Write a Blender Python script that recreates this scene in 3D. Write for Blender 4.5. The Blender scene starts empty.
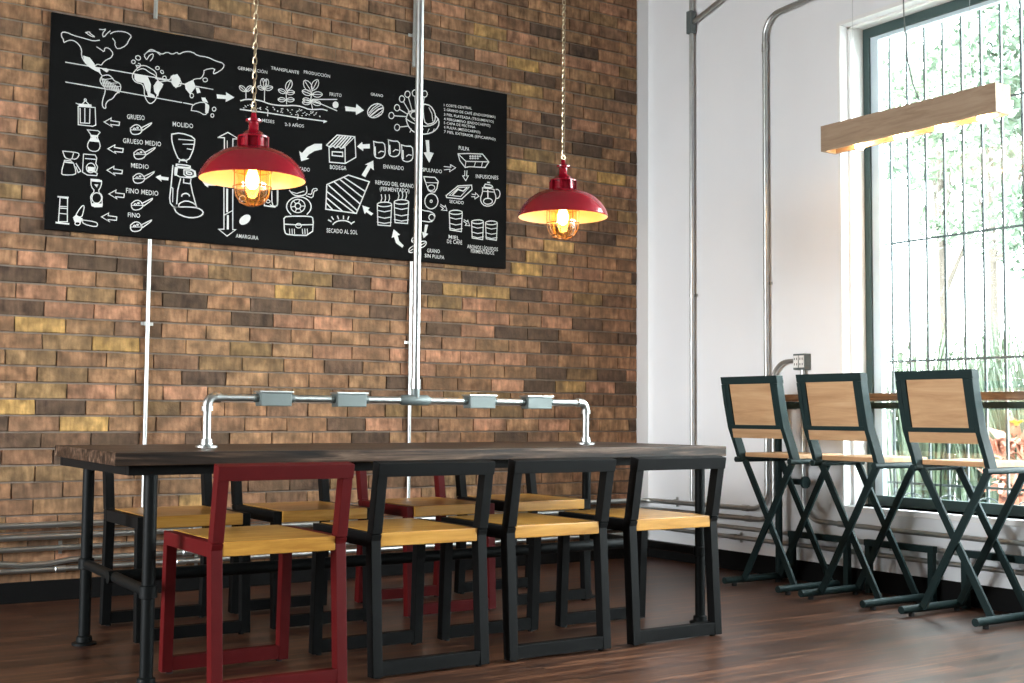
import bpy, bmesh, math, random
from mathutils import Matrix, Vector
C = bpy.context.scene.collection
PI = math.pi
random.seed(7)

# ------------------------------------------------------------------ camera, world, exposure
sc = bpy.context.scene
sc.view_settings.view_transform = 'Standard'
sc.view_settings.look = 'None'
sc.view_settings.gamma = 1.0
sc.view_settings.use_curve_mapping = False
sc.view_settings.exposure = 0.35
yaw, pitch, roll = 0.583672341, 0.0608489208, 0.00719668526
F = Vector((math.sin(yaw)*math.cos(pitch), math.cos(yaw)*math.cos(pitch), math.sin(pitch)))
R0 = Vector((math.cos(yaw), -math.sin(yaw), 0)); U0 = R0.cross(F)
R = R0*math.cos(roll)+U0*math.sin(roll); U = -R0*math.sin(roll)+U0*math.cos(roll)
cd = bpy.data.cameras.new('camera'); cam = bpy.data.objects.new('camera', cd); C.objects.link(cam)
cd.sensor_width = 36; cd.lens = 1218.93344/1024*36; cd.clip_start = .05
cam.matrix_world = Matrix(((R.x, U.x, -F.x, -4.95447), (R.y, U.y, -F.y, -5.95118), (R.z, U.z, -F.z, .87), (0, 0, 0, 1)))
sc.camera = cam
w = bpy.data.worlds.new('sky'); sc.world = w; w.use_nodes = True
wn = w.node_tree; bg = wn.nodes['Background']
tc = wn.nodes.new('ShaderNodeTexCoord'); sp = wn.nodes.new('ShaderNodeSeparateXYZ'); rp = wn.nodes.new('ShaderNodeValToRGB')
wn.links.new(tc.outputs['Generated'], sp.inputs[0]); wn.links.new(sp.outputs['Z'], rp.inputs[0]); wn.links.new(rp.outputs[0], bg.inputs[0])
rp.color_ramp.elements[0].position = 0.0; rp.color_ramp.elements[0].color = (.93, .97, 1, 1)
rp.color_ramp.elements[1].position = .9; rp.color_ramp.elements[1].color = (.84, .93, 1, 1)
SKY = 30.0
bg.inputs[1].default_value = SKY
sc.cycles.max_bounces = 10; sc.cycles.diffuse_bounces = 6; sc.cycles.glossy_bounces = 4; sc.cycles.transparent_max_bounces = 12
sc.cycles.sample_clamp_indirect = 6.0
sc.cycles.use_denoising = True
def portal(name, loc, rot, sx, sy):
    l = bpy.data.lights.new(name, 'AREA'); l.shape = 'RECTANGLE'; l.size = sx; l.size_y = sy
    l.cycles.is_portal = True
    o = bpy.data.objects.new(name, l); C.objects.link(o); o.location = loc; o.rotation_euler = rot
portal('window_portal', (.32, -3.9, 1.68), (0, PI/2, 0), 2.6, 4.6)
portal('added_window_portal', (-9.62, -2.25, 1.45), (0, -PI/2, 0), 2.2, 3.3)  # sampling portal for the added window in the unseen end wall

# ------------------------------------------------------------------ materials
def mat(name):
    m = bpy.data.materials.new(name); m.use_nodes = True
    return m, m.node_tree.nodes, m.node_tree.links, m.node_tree.nodes['Principled BSDF']
def plain(name, col, rough=.5, metal=0., spec=.5, var=.0, scale=8., bump=0., coat=0.):
    m, n, l, b = mat(name)
    b.inputs['Roughness'].default_value = rough; b.inputs['Metallic'].default_value = metal
    b.inputs['Specular IOR Level'].default_value = spec; b.inputs['Coat Weight'].default_value = coat
    b.inputs['Base Color'].default_value = (*col, 1)
    t = n.new('ShaderNodeTexCoord'); no = n.new('ShaderNodeTexNoise'); no.inputs['Scale'].default_value = scale
    no.inputs['Detail'].default_value = 5
    l.new(t.outputs['Object'], no.inputs['Vector'])
    mx = n.new('ShaderNodeMixRGB'); mx.inputs[1].default_value = (*[c*(1-var) for c in col], 1)
    mx.inputs[2].default_value = (*[min(1, c*(1+var)) for c in col], 1)
    l.new(no.outputs['Fac'], mx.inputs[0]); l.new(mx.outputs[0], b.inputs['Base Color'])
    if bump:
        bp = n.new('ShaderNodeBump'); bp.inputs['Strength'].default_value = bump; bp.inputs['Distance'].default_value = .005
        l.new(no.outputs['Fac'], bp.inputs['Height']); l.new(bp.outputs[0], b.inputs['Normal'])
    return m
def wood(name, stops, axis='X', scale=6., stretch=14., rough=.45, bump=.15, coat=0., knots=False):
    """grain lines running along the given local axis"""
    m, n, l, b = mat(name)
    t = n.new('ShaderNodeTexCoord'); mp = n.new('ShaderNodeMapping')
    s = [stretch]*3; s['XYZ'.index(axis)] = 1.0
    mp.inputs['Scale'].default_value = s
    oi = n.new('ShaderNodeObjectInfo'); ad = n.new('ShaderNodeVectorMath'); ad.operation = 'ADD'
    sc_ = n.new('ShaderNodeVectorMath'); sc_.operation = 'SCALE'; sc_.inputs['Scale'].default_value = 1.0
    l.new(oi.outputs['Location'], sc_.inputs[0])
    l.new(t.outputs['Object'], ad.inputs[0]); l.new(sc_.outputs[0], ad.inputs[1]); l.new(ad.outputs[0], mp.inputs['Vector'])
    no = n.new('ShaderNodeTexNoise'); no.inputs['Scale'].default_value = scale; no.inputs['Detail'].default_value = 6; no.inputs['Roughness'].default_value = .62
    no.inputs['Distortion'].default_value = .6
    l.new(mp.outputs[0], no.inputs['Vector'])
    cr = n.new('ShaderNodeValToRGB'); e = cr.color_ramp.elements
    e[0].position, e[0].color = stops[0][0], (*stops[0][1], 1); e[1].position, e[1].color = stops[-1][0], (*stops[-1][1], 1)
    for p, c in stops[1:-1]:
        q = cr.color_ramp.elements.new(p); q.color = (*c, 1)
    l.new(no.outputs['Fac'], cr.inputs[0]); l.new(cr.outputs[0], b.inputs['Base Color'])
    b.inputs['Specular IOR Level'].default_value = .2; b.inputs['Roughness'].default_value = rough; b.inputs['Coat Weight'].default_value = coat; b.inputs['Coat Roughness'].default_value = .2
    if bump:
        bp = n.new('ShaderNodeBump'); bp.inputs['Strength'].default_value = bump; bp.inputs['Distance'].default_value = .004
        l.new(no.outputs['Fac'], bp.inputs['Height']); l.new(bp.outputs[0], b.inputs['Normal'])
    return m
def emit(name, col, s):
    m, n, l, b = mat(name)
    b.inputs['Base Color'].default_value = (*col, 1)
    b.inputs['Emission Color'].default_value = (*col, 1); b.inputs['Emission Strength'].default_value = s
    return m
def clear_glass(name, tint=(1, 1, 1), gl=.12, dust=0.):
    m, n, l, b = mat(name); n.remove(b)
    out = n['Material Output']; tr = n.new('ShaderNodeBsdfTransparent'); tr.inputs[0].default_value = (*tint, 1)
    g = n.new('ShaderNodeBsdfGlossy'); g.inputs['Roughness'].default_value = .03
    mx = n.new('ShaderNodeMixShader'); lw = n.new('ShaderNodeLayerWeight'); lw.inputs[0].default_value = .35
    mt = n.new('ShaderNodeMath'); mt.operation = 'MULTIPLY_ADD'; mt.inputs[1].default_value = .6; mt.inputs[2].default_value = gl*.5
    l.new(lw.outputs['Facing'], mt.inputs[0]); l.new(mt.outputs[0], mx.inputs[0]); l.new(tr.outputs[0], mx.inputs[1]); l.new(g.outputs[0], mx.inputs[2])
    l.new(mx.outputs[0], out.inputs[0])
    if dust:
        tl = n.new('ShaderNodeBsdfTranslucent'); tl.inputs[0].default_value = (.95, 1, 1, 1)
        m2 = n.new('ShaderNodeMixShader'); m2.inputs[0].default_value = dust
        l.new(mx.outputs[0], m2.inputs[1]); l.new(tl.outputs[0], m2.inputs[2]); l.new(m2.outputs[0], out.inputs[0])
    return m

# brick: per-brick colour attribute (the brick's own clay) broken up by noise
def brick_mat():
    m, n, l, b = mat('clay_brick')
    at = n.new('ShaderNodeAttribute'); at.attribute_name = 'clay'
    t = n.new('ShaderNodeTexCoord')
    n1 = n.new('ShaderNodeTexNoise'); n1.inputs['Scale'].default_value = 17; n1.inputs['Detail'].default_value = 6
    mp = n.new('ShaderNodeMapping'); mp.inputs['Scale'].default_value = (5, 1, 1.2)
    n2 = n.new('ShaderNodeTexNoise'); n2.inputs['Scale'].default_value = 9; n2.inputs['Detail'].default_value = 4
    l.new(t.outputs['Object'], n1.inputs['Vector']); l.new(t.outputs['Object'], mp.inputs['Vector']); l.new(mp.outputs[0], n2.inputs['Vector'])
    r1 = n.new('ShaderNodeMapRange'); r1.inputs['From Min'].default_value = .3; r1.inputs['From Max'].default_value = .7; r1.inputs['To Min'].default_value = .5; r1.inputs['To Max'].default_value = 1.4
    r2 = n.new('ShaderNodeMapRange'); r2.inputs['From Min'].default_value = .3; r2.inputs['From Max'].default_value = .7; r2.inputs['To Min'].default_value = .62; r2.inputs['To Max'].default_value = 1.3
    l.new(n1.outputs['Fac'], r1.inputs['Value']); l.new(n2.outputs['Fac'], r2.inputs['Value'])
    mu = n.new('ShaderNodeMath'); mu.operation = 'MULTIPLY'; l.new(r1.outputs[0], mu.inputs[0]); l.new(r2.outputs[0], mu.inputs[1])
    v = n.new('ShaderNodeVectorMath'); v.operation = 'SCALE'
    l.new(at.outputs['Color'], v.inputs[0]); l.new(mu.outputs[0], v.inputs['Scale'])
    n4 = n.new('ShaderNodeTexNoise'); n4.inputs['Scale'].default_value = 7; n4.inputs['Detail'].default_value = 3; l.new(t.outputs['Object'], n4.inputs['Vector'])
    r4 = n.new('ShaderNodeMapRange'); r4.inputs['From Min'].default_value = .42; r4.inputs['From Max'].default_value = .68; r4.inputs['To Max'].default_value = .6; l.new(n4.outputs['Fac'], r4.inputs['Value'])
    m4 = n.new('ShaderNodeMixRGB'); m4.inputs[2].default_value = (.105, .068, .040, 1); l.new(r4.outputs[0], m4.inputs[0]); l.new(v.outputs[0], m4.inputs[1]); l.new(m4.outputs[0], b.inputs['Base Color'])
    b.inputs['Roughness'].default_value = .85; b.inputs['Specular IOR Level'].default_value = .25
    n3 = n.new('ShaderNodeTexNoise'); n3.inputs['Scale'].default_value = 60; n3.inputs['Detail'].default_value = 6
    l.new(t.outputs['Object'], n3.inputs['Vector'])
    bp = n.new('ShaderNodeBump'); bp.inputs['Strength'].default_value = .6; bp.inputs['Distance'].default_value = .006
    l.new(n3.outputs['Fac'], bp.inputs['Height']); l.new(bp.outputs[0], b.inputs['Normal'])
    return m
def floor_mat():
    m, n, l, b = mat('laminate_planks')
    t = n.new('ShaderNodeTexCoord')
    bt = n.new('ShaderNodeTexBrick'); bt.inputs['Scale'].default_value = 1; bt.inputs['Brick Width'].default_value = 1.25; bt.inputs['Row Height'].default_value = .125
    bt.inputs['Mortar Size'].default_value = .0018; bt.inputs['Mortar Smooth'].default_value = .1; bt.offset = .37; bt.offset_frequency = 3
    bt.inputs['Color1'].default_value = (0, 0, 0, 1); bt.inputs['Color2'].default_value = (1, 1, 1, 1); bt.inputs['Mortar'].default_value = (.5, .5, .5, 1)
    l.new(t.outputs['Object'], bt.inputs['Vector'])
    sx = n.new('ShaderNodeSeparateColor'); l.new(bt.outputs['Color'], sx.inputs[0])
    mp = n.new('ShaderNodeMapping'); mp.inputs['Scale'].default_value = (.7, 12, 1)
    cmb = n.new('ShaderNodeCombineXYZ'); mm = n.new('ShaderNodeMath'); mm.operation = 'MULTIPLY'; mm.inputs[1].default_value = 17
    l.new(sx.outputs[0], mm.inputs[0]); l.new(mm.outputs[0], cmb.inputs['X']); l.new(mm.outputs[0], cmb.inputs['Z'])
    ad = n.new('ShaderNodeVectorMath'); ad.operation = 'ADD'; l.new(t.outputs['Object'], mp.inputs['Vector']); l.new(mp.outputs[0], ad.inputs[0]); l.new(cmb.outputs[0], ad.inputs[1])
    no = n.new('ShaderNodeTexNoise'); no.inputs['Scale'].default_value = 2.4; no.inputs['Detail'].default_value = 7; no.inputs['Roughness'].default_value = .65; no.inputs['Distortion'].default_value = 1.0
    l.new(ad.outputs[0], no.inputs['Vector'])
    cr = n.new('ShaderNodeValToRGB'); e = cr.color_ramp.elements
    e[0].position = .36; e[0].color = (.015, .0055, .003, 1); e[1].position = .66; e[1].color = (.15, .064, .032, 1)
    q = e.new(.5); q.color = (.058, .022, .011, 1)
    l.new(no.outputs['Fac'], cr.inputs[0])
    hs = n.new('ShaderNodeHueSaturation'); r = n.new('ShaderNodeMapRange'); r.inputs['To Min'].default_value = .72; r.inputs['To Max'].default_value = 1.22
    l.new(sx.outputs[0], r.inputs['Value']); l.new(r.outputs[0], hs.inputs['Value']); l.new(cr.outputs[0], hs.inputs['Color'])
    mx = n.new('ShaderNodeMixRGB'); mx.inputs[2].default_value = (.02, .01, .008, 1); l.new(bt.outputs['Fac'], mx.inputs[0]); l.new(hs.outputs[0], mx.inputs[1])
    l.new(mx.outputs[0], b.inputs['Base Color'])
    rr = n.new('ShaderNodeMapRange'); rr.inputs['To Min'].default_value = .30; rr.inputs['To Max'].default_value = .44; b.inputs['Specular IOR Level'].default_value = .42; l.new(no.outputs['Fac'], rr.inputs['Value']); l.new(rr.outputs[0], b.inputs['Roughness'])
    bp = n.new('ShaderNodeBump'); bp.inputs['Strength'].default_value = .05; bp.inputs['Distance'].default_value = .002
    sb = n.new('ShaderNodeMath'); sb.operation = 'SUBTRACT'; l.new(no.outputs['Fac'], sb.inputs[0]); l.new(bt.outputs['Fac'], sb.inputs[1])
    l.new(sb.outputs[0], bp.inputs['Height']); l.new(bp.outputs[0], b.inputs['Normal'])
    return m
M = dict(
    brick=brick_mat(), floor=floor_mat(),
    mortar=plain('grey_mortar', (.19, .15, .12), .95, var=.35, scale=25, bump=.5),
    white=plain('white_wall_paint', (.85, .86, .87), .75, var=.03, scale=2.5, bump=.03),
    trimw=plain('white_trim_paint', (.86, .86, .84), .5, var=.02, scale=4),
    ceil=plain('ceiling_paint', (.30, .27, .24), .9, var=.04, scale=2),
    darkwall=plain('tan_wall_paint', (.14, .11, .09), .9, var=.05, scale=2),
    base=plain('black_baseboard_paint', (.006, .006, .006), .7, spec=.1, var=.2),
    steel=plain('galvanised_steel', (.52, .54, .53), .38, metal=1., var=.16, scale=35, bump=.02),
    box=plain('grey_cast_metal', (.13, .155, .15), .5, metal=.2, var=.08, scale=30),
    black=plain('black_satin_paint', (.005, .0052, .0052), .6, spec=.09, var=.25, scale=20),
    blackpipe=plain('dark_grey_pipe_paint', (.005, .006, .006), .5, spec=.10, var=.2, scale=20),
    stool=plain('dark_green_black_paint', (.014, .029, .029), .55, spec=.14, var=.2, scale=18),
    red=plain('red_chair_paint', (.075, .0028, .0033), .55, spec=.12, var=.12, scale=14),
    seat=wood('honey_seat_wood', [(.3, (.33, .145, .022)), (.55, (.50, .245, .045)), (.75, (.58, .32, .08))], 'X', 3.0, 12, .33, .05, .25),
    stoolwood=wood('tan_plywood', [(.3, (.42, .24, .12)), (.55, (.55, .34, .18)), (.75, (.62, .41, .24))], 'Y', 3.0, 10, .5, .05),
    table=wood('dark_stained_tabletop', [(.36, (.006, .003, .002)), (.48, (.022, .012, .007)), (.56, (.07, .040, .025)), (.68, (.17, .11, .075))], 'X', 2.0, 19, .45, .5, .0),
    counter=wood('brown_counter_wood', [(.3, (.07, .04, .026)), (.6, (.19, .12, .08)), (.75, (.30, .21, .15))], 'Y', 3.0, 14, .4, .2),
    beam=wood('pale_brown_lamp_wood', [(.3, (.25, .17, .11)), (.55, (.34, .24, .16)), (.75, (.40, .30, .21))], 'Y', 4, 8, .6, .2),
    board=plain('black_board_paint', (.006, .006, .006), .75, spec=.06, var=.3, scale=3),
    chalk=plain('white_board_ink', (.75, .75, .73), .8, var=.1, scale=60),
    lred=plain('red_enamel', (.22, .004, .013), .2, var=.03, coat=.35),
    lwhite=plain('cream_enamel', (.85, .80, .68), .4, var=.02),
    brass=plain('brass_chain_metal', (.50, .40, .27), .3, metal=1., var=.1, scale=60),
    cagewire=plain('dark_bronze_wire', (.30, .17, .08), .35, metal=1., var=.1, scale=60),
    jar=clear_glass('clear_jar_glass', (1, .90, .66), .10),
    bulb=emit('amber_bulb', (1, .48, .10), 55.),
    spot=emit('warm_bulb', (1, .62, .28), 110.),
    cable=plain('grey_cable', (.10, .11, .10), .6), rubber=plain('black_rubber', (.01, .01, .01), .8),
    frame=plain('dark_green_window_paint', (.030, .060, .058), .4, var=.15),
    sash=plain('pale_aluminium_sash', (.62, .74, .80), .4, var=.05),
    grille=plain('grey_green_grille_paint', (.022, .032, .030), .5, var=.1),
    pane=clear_glass('window_glass', (.97, 1, .99), .05),
    plastic=plain('white_plastic', (.8, .8, .78), .35),
    slot=plain('dark_slot', (.03, .03, .03), .6),
    ground=plain('pale_concrete_paving', (.50, .50, .47), .9, var=.2, scale=3),
    leaf=plain('light_green_leaves', (.048, .078, .046), .5, var=.3, scale=5),
    leaf2=plain('yellow_green_leaves', (.054, .080, .044), .5, var=.3, scale=5),
    bark=plain('brown_bark', (.05, .04, .03), .9, var=.3),
    redleaf=plain('orange_red_leaves', (.32, .13, .08), .5, var=.35, scale=9),
    yleaf=plain('yellow_petals', (.30, .24, .01), .5, var=.1),
    clay=plain('terracotta', (.50, .20, .10), .8, var=.1),
)

# ------------------------------------------------------------------ mesh helpers
class MB:
    def __init__(s): s.v = []; s.f = []; s.mi = []
    def add(s, vs, fs, mi=0):
        o = len(s.v); s.v += [tuple(v) for v in vs]; s.f += [tuple(i+o for i in f) for f in fs]; s.mi += [mi]*len(fs)
        return s
    def box(s, x0, x1, y0, y1, z0, z1, mi=0):
        return s.add([(x, y, z) for z in (z0, z1) for y in (y0, y1) for x in (x0, x1)],
                     [(0, 2, 3, 1), (4, 5, 7, 6), (0, 1, 5, 4), (2, 6, 7, 3), (0, 4, 6, 2), (1, 3, 7, 5)], mi)
    def beam(s, a, b, w, d, side=(1, 0, 0)):
        """rectangular bar from a to b; w along side, d across"""
        a = Vector(a); b = Vector(b); t = (b-a).normalized(); sd = Vector(side); sd = (sd - t*sd.dot(t)).normalized(); n = t.cross(sd)
        vs = [p + sd*sx*w/2 + n*sy*d/2 for p in (a, b) for sx, sy in ((-1, -1), (1, -1), (1, 1), (-1, 1))]
        return s.add(vs, [(3, 2, 1, 0), (4, 5, 6, 7), (0, 1, 5, 4), (1, 2, 6, 5), (2, 3, 7, 6), (3, 0, 4, 7)])
    def strip(s, pts, ws, d, side=(1, 0, 0)):
        """bent rectangular bar through pts (mitred); side = constant width direction"""
        P = [Vector(p) for p in pts]; sd = Vector(side); n_ = len(P); vs = []
        for i, p in enumerate(P):
            t0 = (P[i]-P[i-1]).normalized() if i else None; t1 = (P[i+1]-P[i]).normalized() if i < n_-1 else None
            t = (t0+t1).normalized() if t0 and t1 else (t0 or t1)
            k = 1/max(.5, t.dot(t1 or t0)); nn = t.cross(sd).normalized()
            dd = d[i] if isinstance(d, (list, tuple)) else d
            vs += [p+sd*ws*a/2+nn*dd*b*k/2 for a, b in ((-1, -1), (1, -1), (1, 1), (-1, 1))]
        fs = [(3, 2, 1, 0), tuple(4*(n_-1)+i for i in range(4))]
        for i in range(n_-1):
            for j in range(4): fs.append((4*i+j, 4*i+(j+1) % 4, 4*i+4+(j+1) % 4, 4*i+4+j))
        return s.add(vs, fs)
    def tube(s, pts, r, n=10, caps=True):
        P = [Vector(p) for p in pts]; L = len(P); vs = []; prev = None
        for i in range(L):
            t = ((P[i]-P[i-1]).normalized() if i else Vector()) + ((P[i+1]-P[i]).normalized() if i < L-1 else Vector()); t.normalize()
            if prev is None: a = t.orthogonal().normalized()
            else: a = (prev - t*prev.dot(t)).normalized()
            prev = a; b = t.cross(a); rr = r[i] if isinstance(r, (list, tuple)) else r
            vs += [P[i]+(a*math.cos(2*PI*k/n)+b*math.sin(2*PI*k/n))*rr for k in range(n)]
        fs = [(i*n+k, i*n+(k+1) % n, (i+1)*n+(k+1) % n, (i+1)*n+k) for i in range(L-1) for k in range(n)]
        if caps: fs += [tuple(reversed(range(n))), tuple((L-1)*n+k for k in range(n))]
        return s.add(vs, fs)
    def lathe(s, prof, c=(0, 0, 0), n=32, mi=0):
        vs = []; L = len(prof)
        for r, z in prof: vs += [(c[0]+r*math.cos(2*PI*k/n), c[1]+r*math.sin(2*PI*k/n), c[2]+z) for k in range(n)]
        return s.add(vs, [(i*n+k, i*n+(k+1) % n, (i+1)*n+(k+1) % n, (i+1)*n+k) for i in range(L-1) for k in range(n)], mi)
    def torus(s, c, R_, r, ax=(0, 0, 1), sx=1., n=16, m=6):
        """ring; sx stretches along the local second axis"""
        q = Vector((0, 0, 1)).rotation_difference(Vector(ax)); vs = []
        for i in range(n):
            a = 2*PI*i/n
            for j in range(m):
                b = 2*PI*j/m; p = Vector(((R_+r*math.cos(b))*math.cos(a), (R_+r*math.cos(b))*math.sin(a)*sx, r*math.sin(b)))
                vs.append(Vector(c)+q @ p)
        return s.add(vs, [(i*m+j, ((i+1) % n)*m+j, ((i+1) % n)*m+(j+1) % m, i*m+(j+1) % m) for i in range(n) for j in range(m)])
    def obj(s, name, m, parent=None, smooth=False, bevel=0., loc=None):
        me = bpy.data.meshes.new(name); me.from_pydata(s.v, [], s.f)
        for mm in (m if isinstance(m, (list, tuple)) else [m]): me.materials.append(mm)
        for p, k in zip(me.polygons, s.mi): p.material_index = k
        bm = bmesh.new(); bm.from_mesh(me); bmesh.ops.recalc_face_normals(bm, faces=bm.faces)
        if bevel:
            es = [e for e in bm.edges if len(e.link_faces) == 2 and e.calc_face_angle(0) > .6]
            bmesh.ops.bevel(bm, geom=es, offset=bevel, segments=2, profile=.6, affect='EDGES')
        bm.to_mesh(me); bm.free()
        if smooth:
            for p in me.polygons: p.use_smooth = True
            try: me.set_sharp_from_angle(angle=.7)
            except Exception: pass
        o = bpy.data.objects.new(name, me); C.objects.link(o)
        if parent: o.parent = parent
        if loc: o.location = loc
        return o
def tag(o, label=None, cat=None, group=None, kind=None):
    if label: o['label'] = label
    if cat: o['category'] = cat
    if group: o['group'] = group
    if kind: o['kind'] = kind
    return o
def thing(name, label, cat, loc=(0, 0, 0), rz=0., group=None):
    o = bpy.data.objects.new(name, None); C.objects.link(o); o.location = loc; o.rotation_euler = (0, 0, rz); o.empty_display_size = .1
    return tag(o, label, cat, group)
def dup(root, loc, rz, label, mats=None):
    r = root.copy(); C.objects.link(r); r.location = loc; r.rotation_euler = (0, 0, rz); r['label'] = label
    for ch in list(root.children):
        c = ch.copy(); C.objects.link(c); c.parent = r
        if mats and ch.data.materials[0] in mats:
            c.data = mats_data(ch.data, mats)
        for g in list(ch.children):
            d = g.copy(); C.objects.link(d); d.parent = c
    return r
_md = {}
def mats_data(me, mats):
    if me.name not in _md:
        d = me.copy(); d.materials[0] = mats[me.materials[0]]; _md[me.name] = d
    return _md[me.name]
def arc(c, r, a0, a1, u, v, n=7):
    """points on an arc about c in the plane of unit vectors u, v (degrees)"""
    c = Vector(c); u = Vector(u); v = Vector(v)
    return [c+u*r*math.cos(math.radians(a0+(a1-a0)*i/n))+v*r*math.sin(math.radians(a0+(a1-a0)*i/n)) for i in range(n+1)]

# ------------------------------------------------------------------ the room
HC = 4.1; XL = -9.5; YB = -8.0
tag(MB().box(XL, .25, YB, .1, -.06, 0).obj('floor', M['floor']), kind='structure')
tag(MB().box(XL, .25, YB, .1, HC, HC+.1).obj('ceiling', M['ceil']), kind='structure')
A0, A1, A2, A3 = -3.9, -.6, .35, 2.55  # opening added in the end wall, out of view, for extra daylight
tag(MB().box(XL-.1, XL, YB, A0, 0, HC).box(XL-.1, XL, A1, .1, 0, HC).box(XL-.1, XL, A0, A1, 0, A2).box(XL-.1, XL, A0, A1, A3, HC).obj('wall_end', M['darkwall']), kind='structure')
f = MB().box(XL-.07, XL-.02, A0, A1, A2, A2+.05).box(XL-.07, XL-.02, A0, A1, A3-.05, A3).box(XL-.07, XL-.02, A0, A0+.05, A2+.05, A3-.05).box(XL-.07, XL-.02, A1-.05, A1, A2+.05, A3-.05).box(XL-.07, XL-.02, -2.23, -2.17, A2+.05, A3-.05)
tag(f.obj('added_fill_window', M['frame']), kind='structure')  # invented window behind the view, lets daylight onto the white wall
tag(MB().box(XL, .25, YB-.1, YB, 0, HC).obj('wall_back', M['darkwall']), kind='structure')
# window wall: opening y -4.7 .. -1.6, z .42 .. 2.95
WY0, WY1, WZ0, WZ1, WD = -6.2, -1.6, .42, 2.95, .25
b = MB().box(0, WD, WY1, .1, 0, HC).box(0, WD, YB, WY0, 0, HC).box(0, WD, WY0, WY1, 0, WZ0).box(0, WD, WY0, WY1, WZ1, HC)
tag(b.obj('wall_right', M['white']), kind='structure')
# brick wall: mortar bed, bricks, painted strip at the corner
MARK = dict(
 y=[(-3.67, 1.277), (-3.318, 1.197), (-3.795, 0.903), (-3.378, 0.821), (-2.307, 1.49), (-1.482, 1.556), (-0.989, 2.981), (-1.298, 3.124), (-0.969, 2.387), (-0.74, 1.795), (-0.9, 1.717), (-3.137, 2.725)],
 o=[(-3.442, 1.422), (-3.678, 0.964), (-3.491, 1.048), (-3.042, 0.896), (-2.553, 1.19), (-2.669, 1.55), (-0.376, 1.556), (-2.686, 1.129), (-2.469, 1.135), (-3.646, 0.603), (-1.242, 0.988), (-1.514, 1.52), (-1.331, 3.018), (-0.419, 2.863), (-2.671, 2.94)],
 d=[(-2.152, 1.569), (-2.545, 1.351), (-3.515, 1.57), (-3.256, 1.575), (-3.61, 0.895), (-3.782, 0.756), (-2.419, 1.425), (-3.4, 0.755), (-0.848, 1.571), (-0.989, 1.344), (-1.806, 1.062), (-2.816, 1.049), (-0.603, 1.27), (-0.677, 1.117), (-0.374, 1.124), (-0.786, 1.036), (-0.218, 1.346), (-0.848, 2.602), (-0.356, 2.607), (-1.58, 1.601), (-1.249, 1.634), (-2.097, 1.13), (-1.512, 1.35), (-0.689, 3.175), (-0.459, 3.127), (-0.908, 2.849), (-0.141, 2.892), (-3.08, 1.429), (-3.006, 1.493), (-3.738, 1.483), (-3.756, 1.343)],
 p=[(-3.762, 1.552), (-3.714, 1.405), (-3.274, 1.344), (-2.304, 1.341), (-2.072, 1.352), (-2.273, 1.199), (-0.376, 1.754), (-1.074, 1.399), (-0.604, 1.421), (-1.477, 1.171), (-1.002, 1.185), (-1.036, 1.038), (-0.374, 1.032)])
PAL = dict(y=[(.58, .345, .12), (.52, .31, .12)], o=[(.31, .19, .085), (.29, .175, .085)], d=[(.12, .075, .05), (.15, .09, .058)],
           p=[(.50, .25, .145), (.46, .23, .135)], n=[(.38, .205, .11), (.36, .19, .10), (.42, .23, .12), (.32, .17, .095), (.38, .215, .11), (.26, .145, .085)])
b = MB().box(XL, 0, 0, .1, 0, HC, 0).box(-.088, 0, -.012, .0, 0, HC, 1)
cols = []
H, Wd = .0767, .2275
for k in range(int(HC/H)+1):
    z0 = .011+k*H
    if z0+H > HC: break
    x = -3.562 + (0 if k % 2 == 0 else .115) + random.uniform(-.03, .03) - 16*Wd
    while x < -.09:
        x1 = min(x+Wd, -.09)
        if x1-x > .03 and x > XL:
            kind = None
            for q, ps in MARK.items():
                for a_, c_ in ps:
                    if x <= a_ < x1 and z0 <= c_ < z0+H: kind = q
            if kind is None:
                u = random.random(); kind = 'n' if u < .76 else 'o' if u < .81 else 'd' if u < .89 else 'p' if u < .99 else 'y'
            c_ = random.choice(PAL[kind]); f = random.uniform(.85, 1.15)*.88; cols.append(tuple(v*f for v in c_))
            j = .0036; dp = random.uniform(.006, .011); e = [random.uniform(-.0028, .0028) for _ in range(8)]
            xa, xb, za, zb = x+j, x1-j, z0+j, z0+H-j; cc = .003
            vs = [(xa+e[0], -dp, za+cc+e[1]), (xb+e[2], -dp, za+cc+e[3]), (xb+e[4], -dp, zb-cc+e[5]), (xa+e[6], -dp, zb-cc+e[7]),
                  (xa-.001, 0, za), (xb+.001, 0, za), (xb+.001, 0, zb), (xa-.001, 0, zb)]
            b.add(vs, [(0, 1, 2, 3), (0, 4, 5, 1), (1, 5, 6, 2), (2, 6, 7, 3), (3, 7, 4, 0)], 2)
        x = x1
wl = MB.obj(b, 'wall_left', [M['mortar'], M['white'], M['brick']])
ca = wl.data.color_attributes.new('clay', 'FLOAT_COLOR', 'CORNER')
i = 0
bk = [p for p in wl.data.polygons if p.material_index == 2]
for n_, p in enumerate(bk):
    c_ = cols[n_//5]
    for li in p.loop_indices: ca.data[li].color = (*c_, 1)
tag(wl, kind='structure')
tag(MB().box(XL, 0, -.030, -.014, 0, .095).obj('baseboard_left', M['base'], bevel=.003), kind='structure')
tag(MB().box(-.016, 0, YB, -.03, 0, .105).obj('baseboard_right', M['base'], bevel=.003), kind='structure')
# window reveal trim and sill
b = MB()
b.box(-.012, .0, WY1, WY1+.02, WZ0-.05, WZ1+.02).box(-.012, 0, WY0, WY1, WZ1, WZ1+.02)
b.box(.05, .149, WY1-.018, WY1, WZ0, WZ1).box(.05, .065, WY0, WY1, WZ1-.012, WZ1)
tag(b.obj('trim_1', M['trimw']), kind='structure')
tag(MB().box(-.03, .17, WY0, WY1, WZ0-.03, WZ0).obj('trim_2', M['trimw'], bevel=.004), kind='structure')
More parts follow.
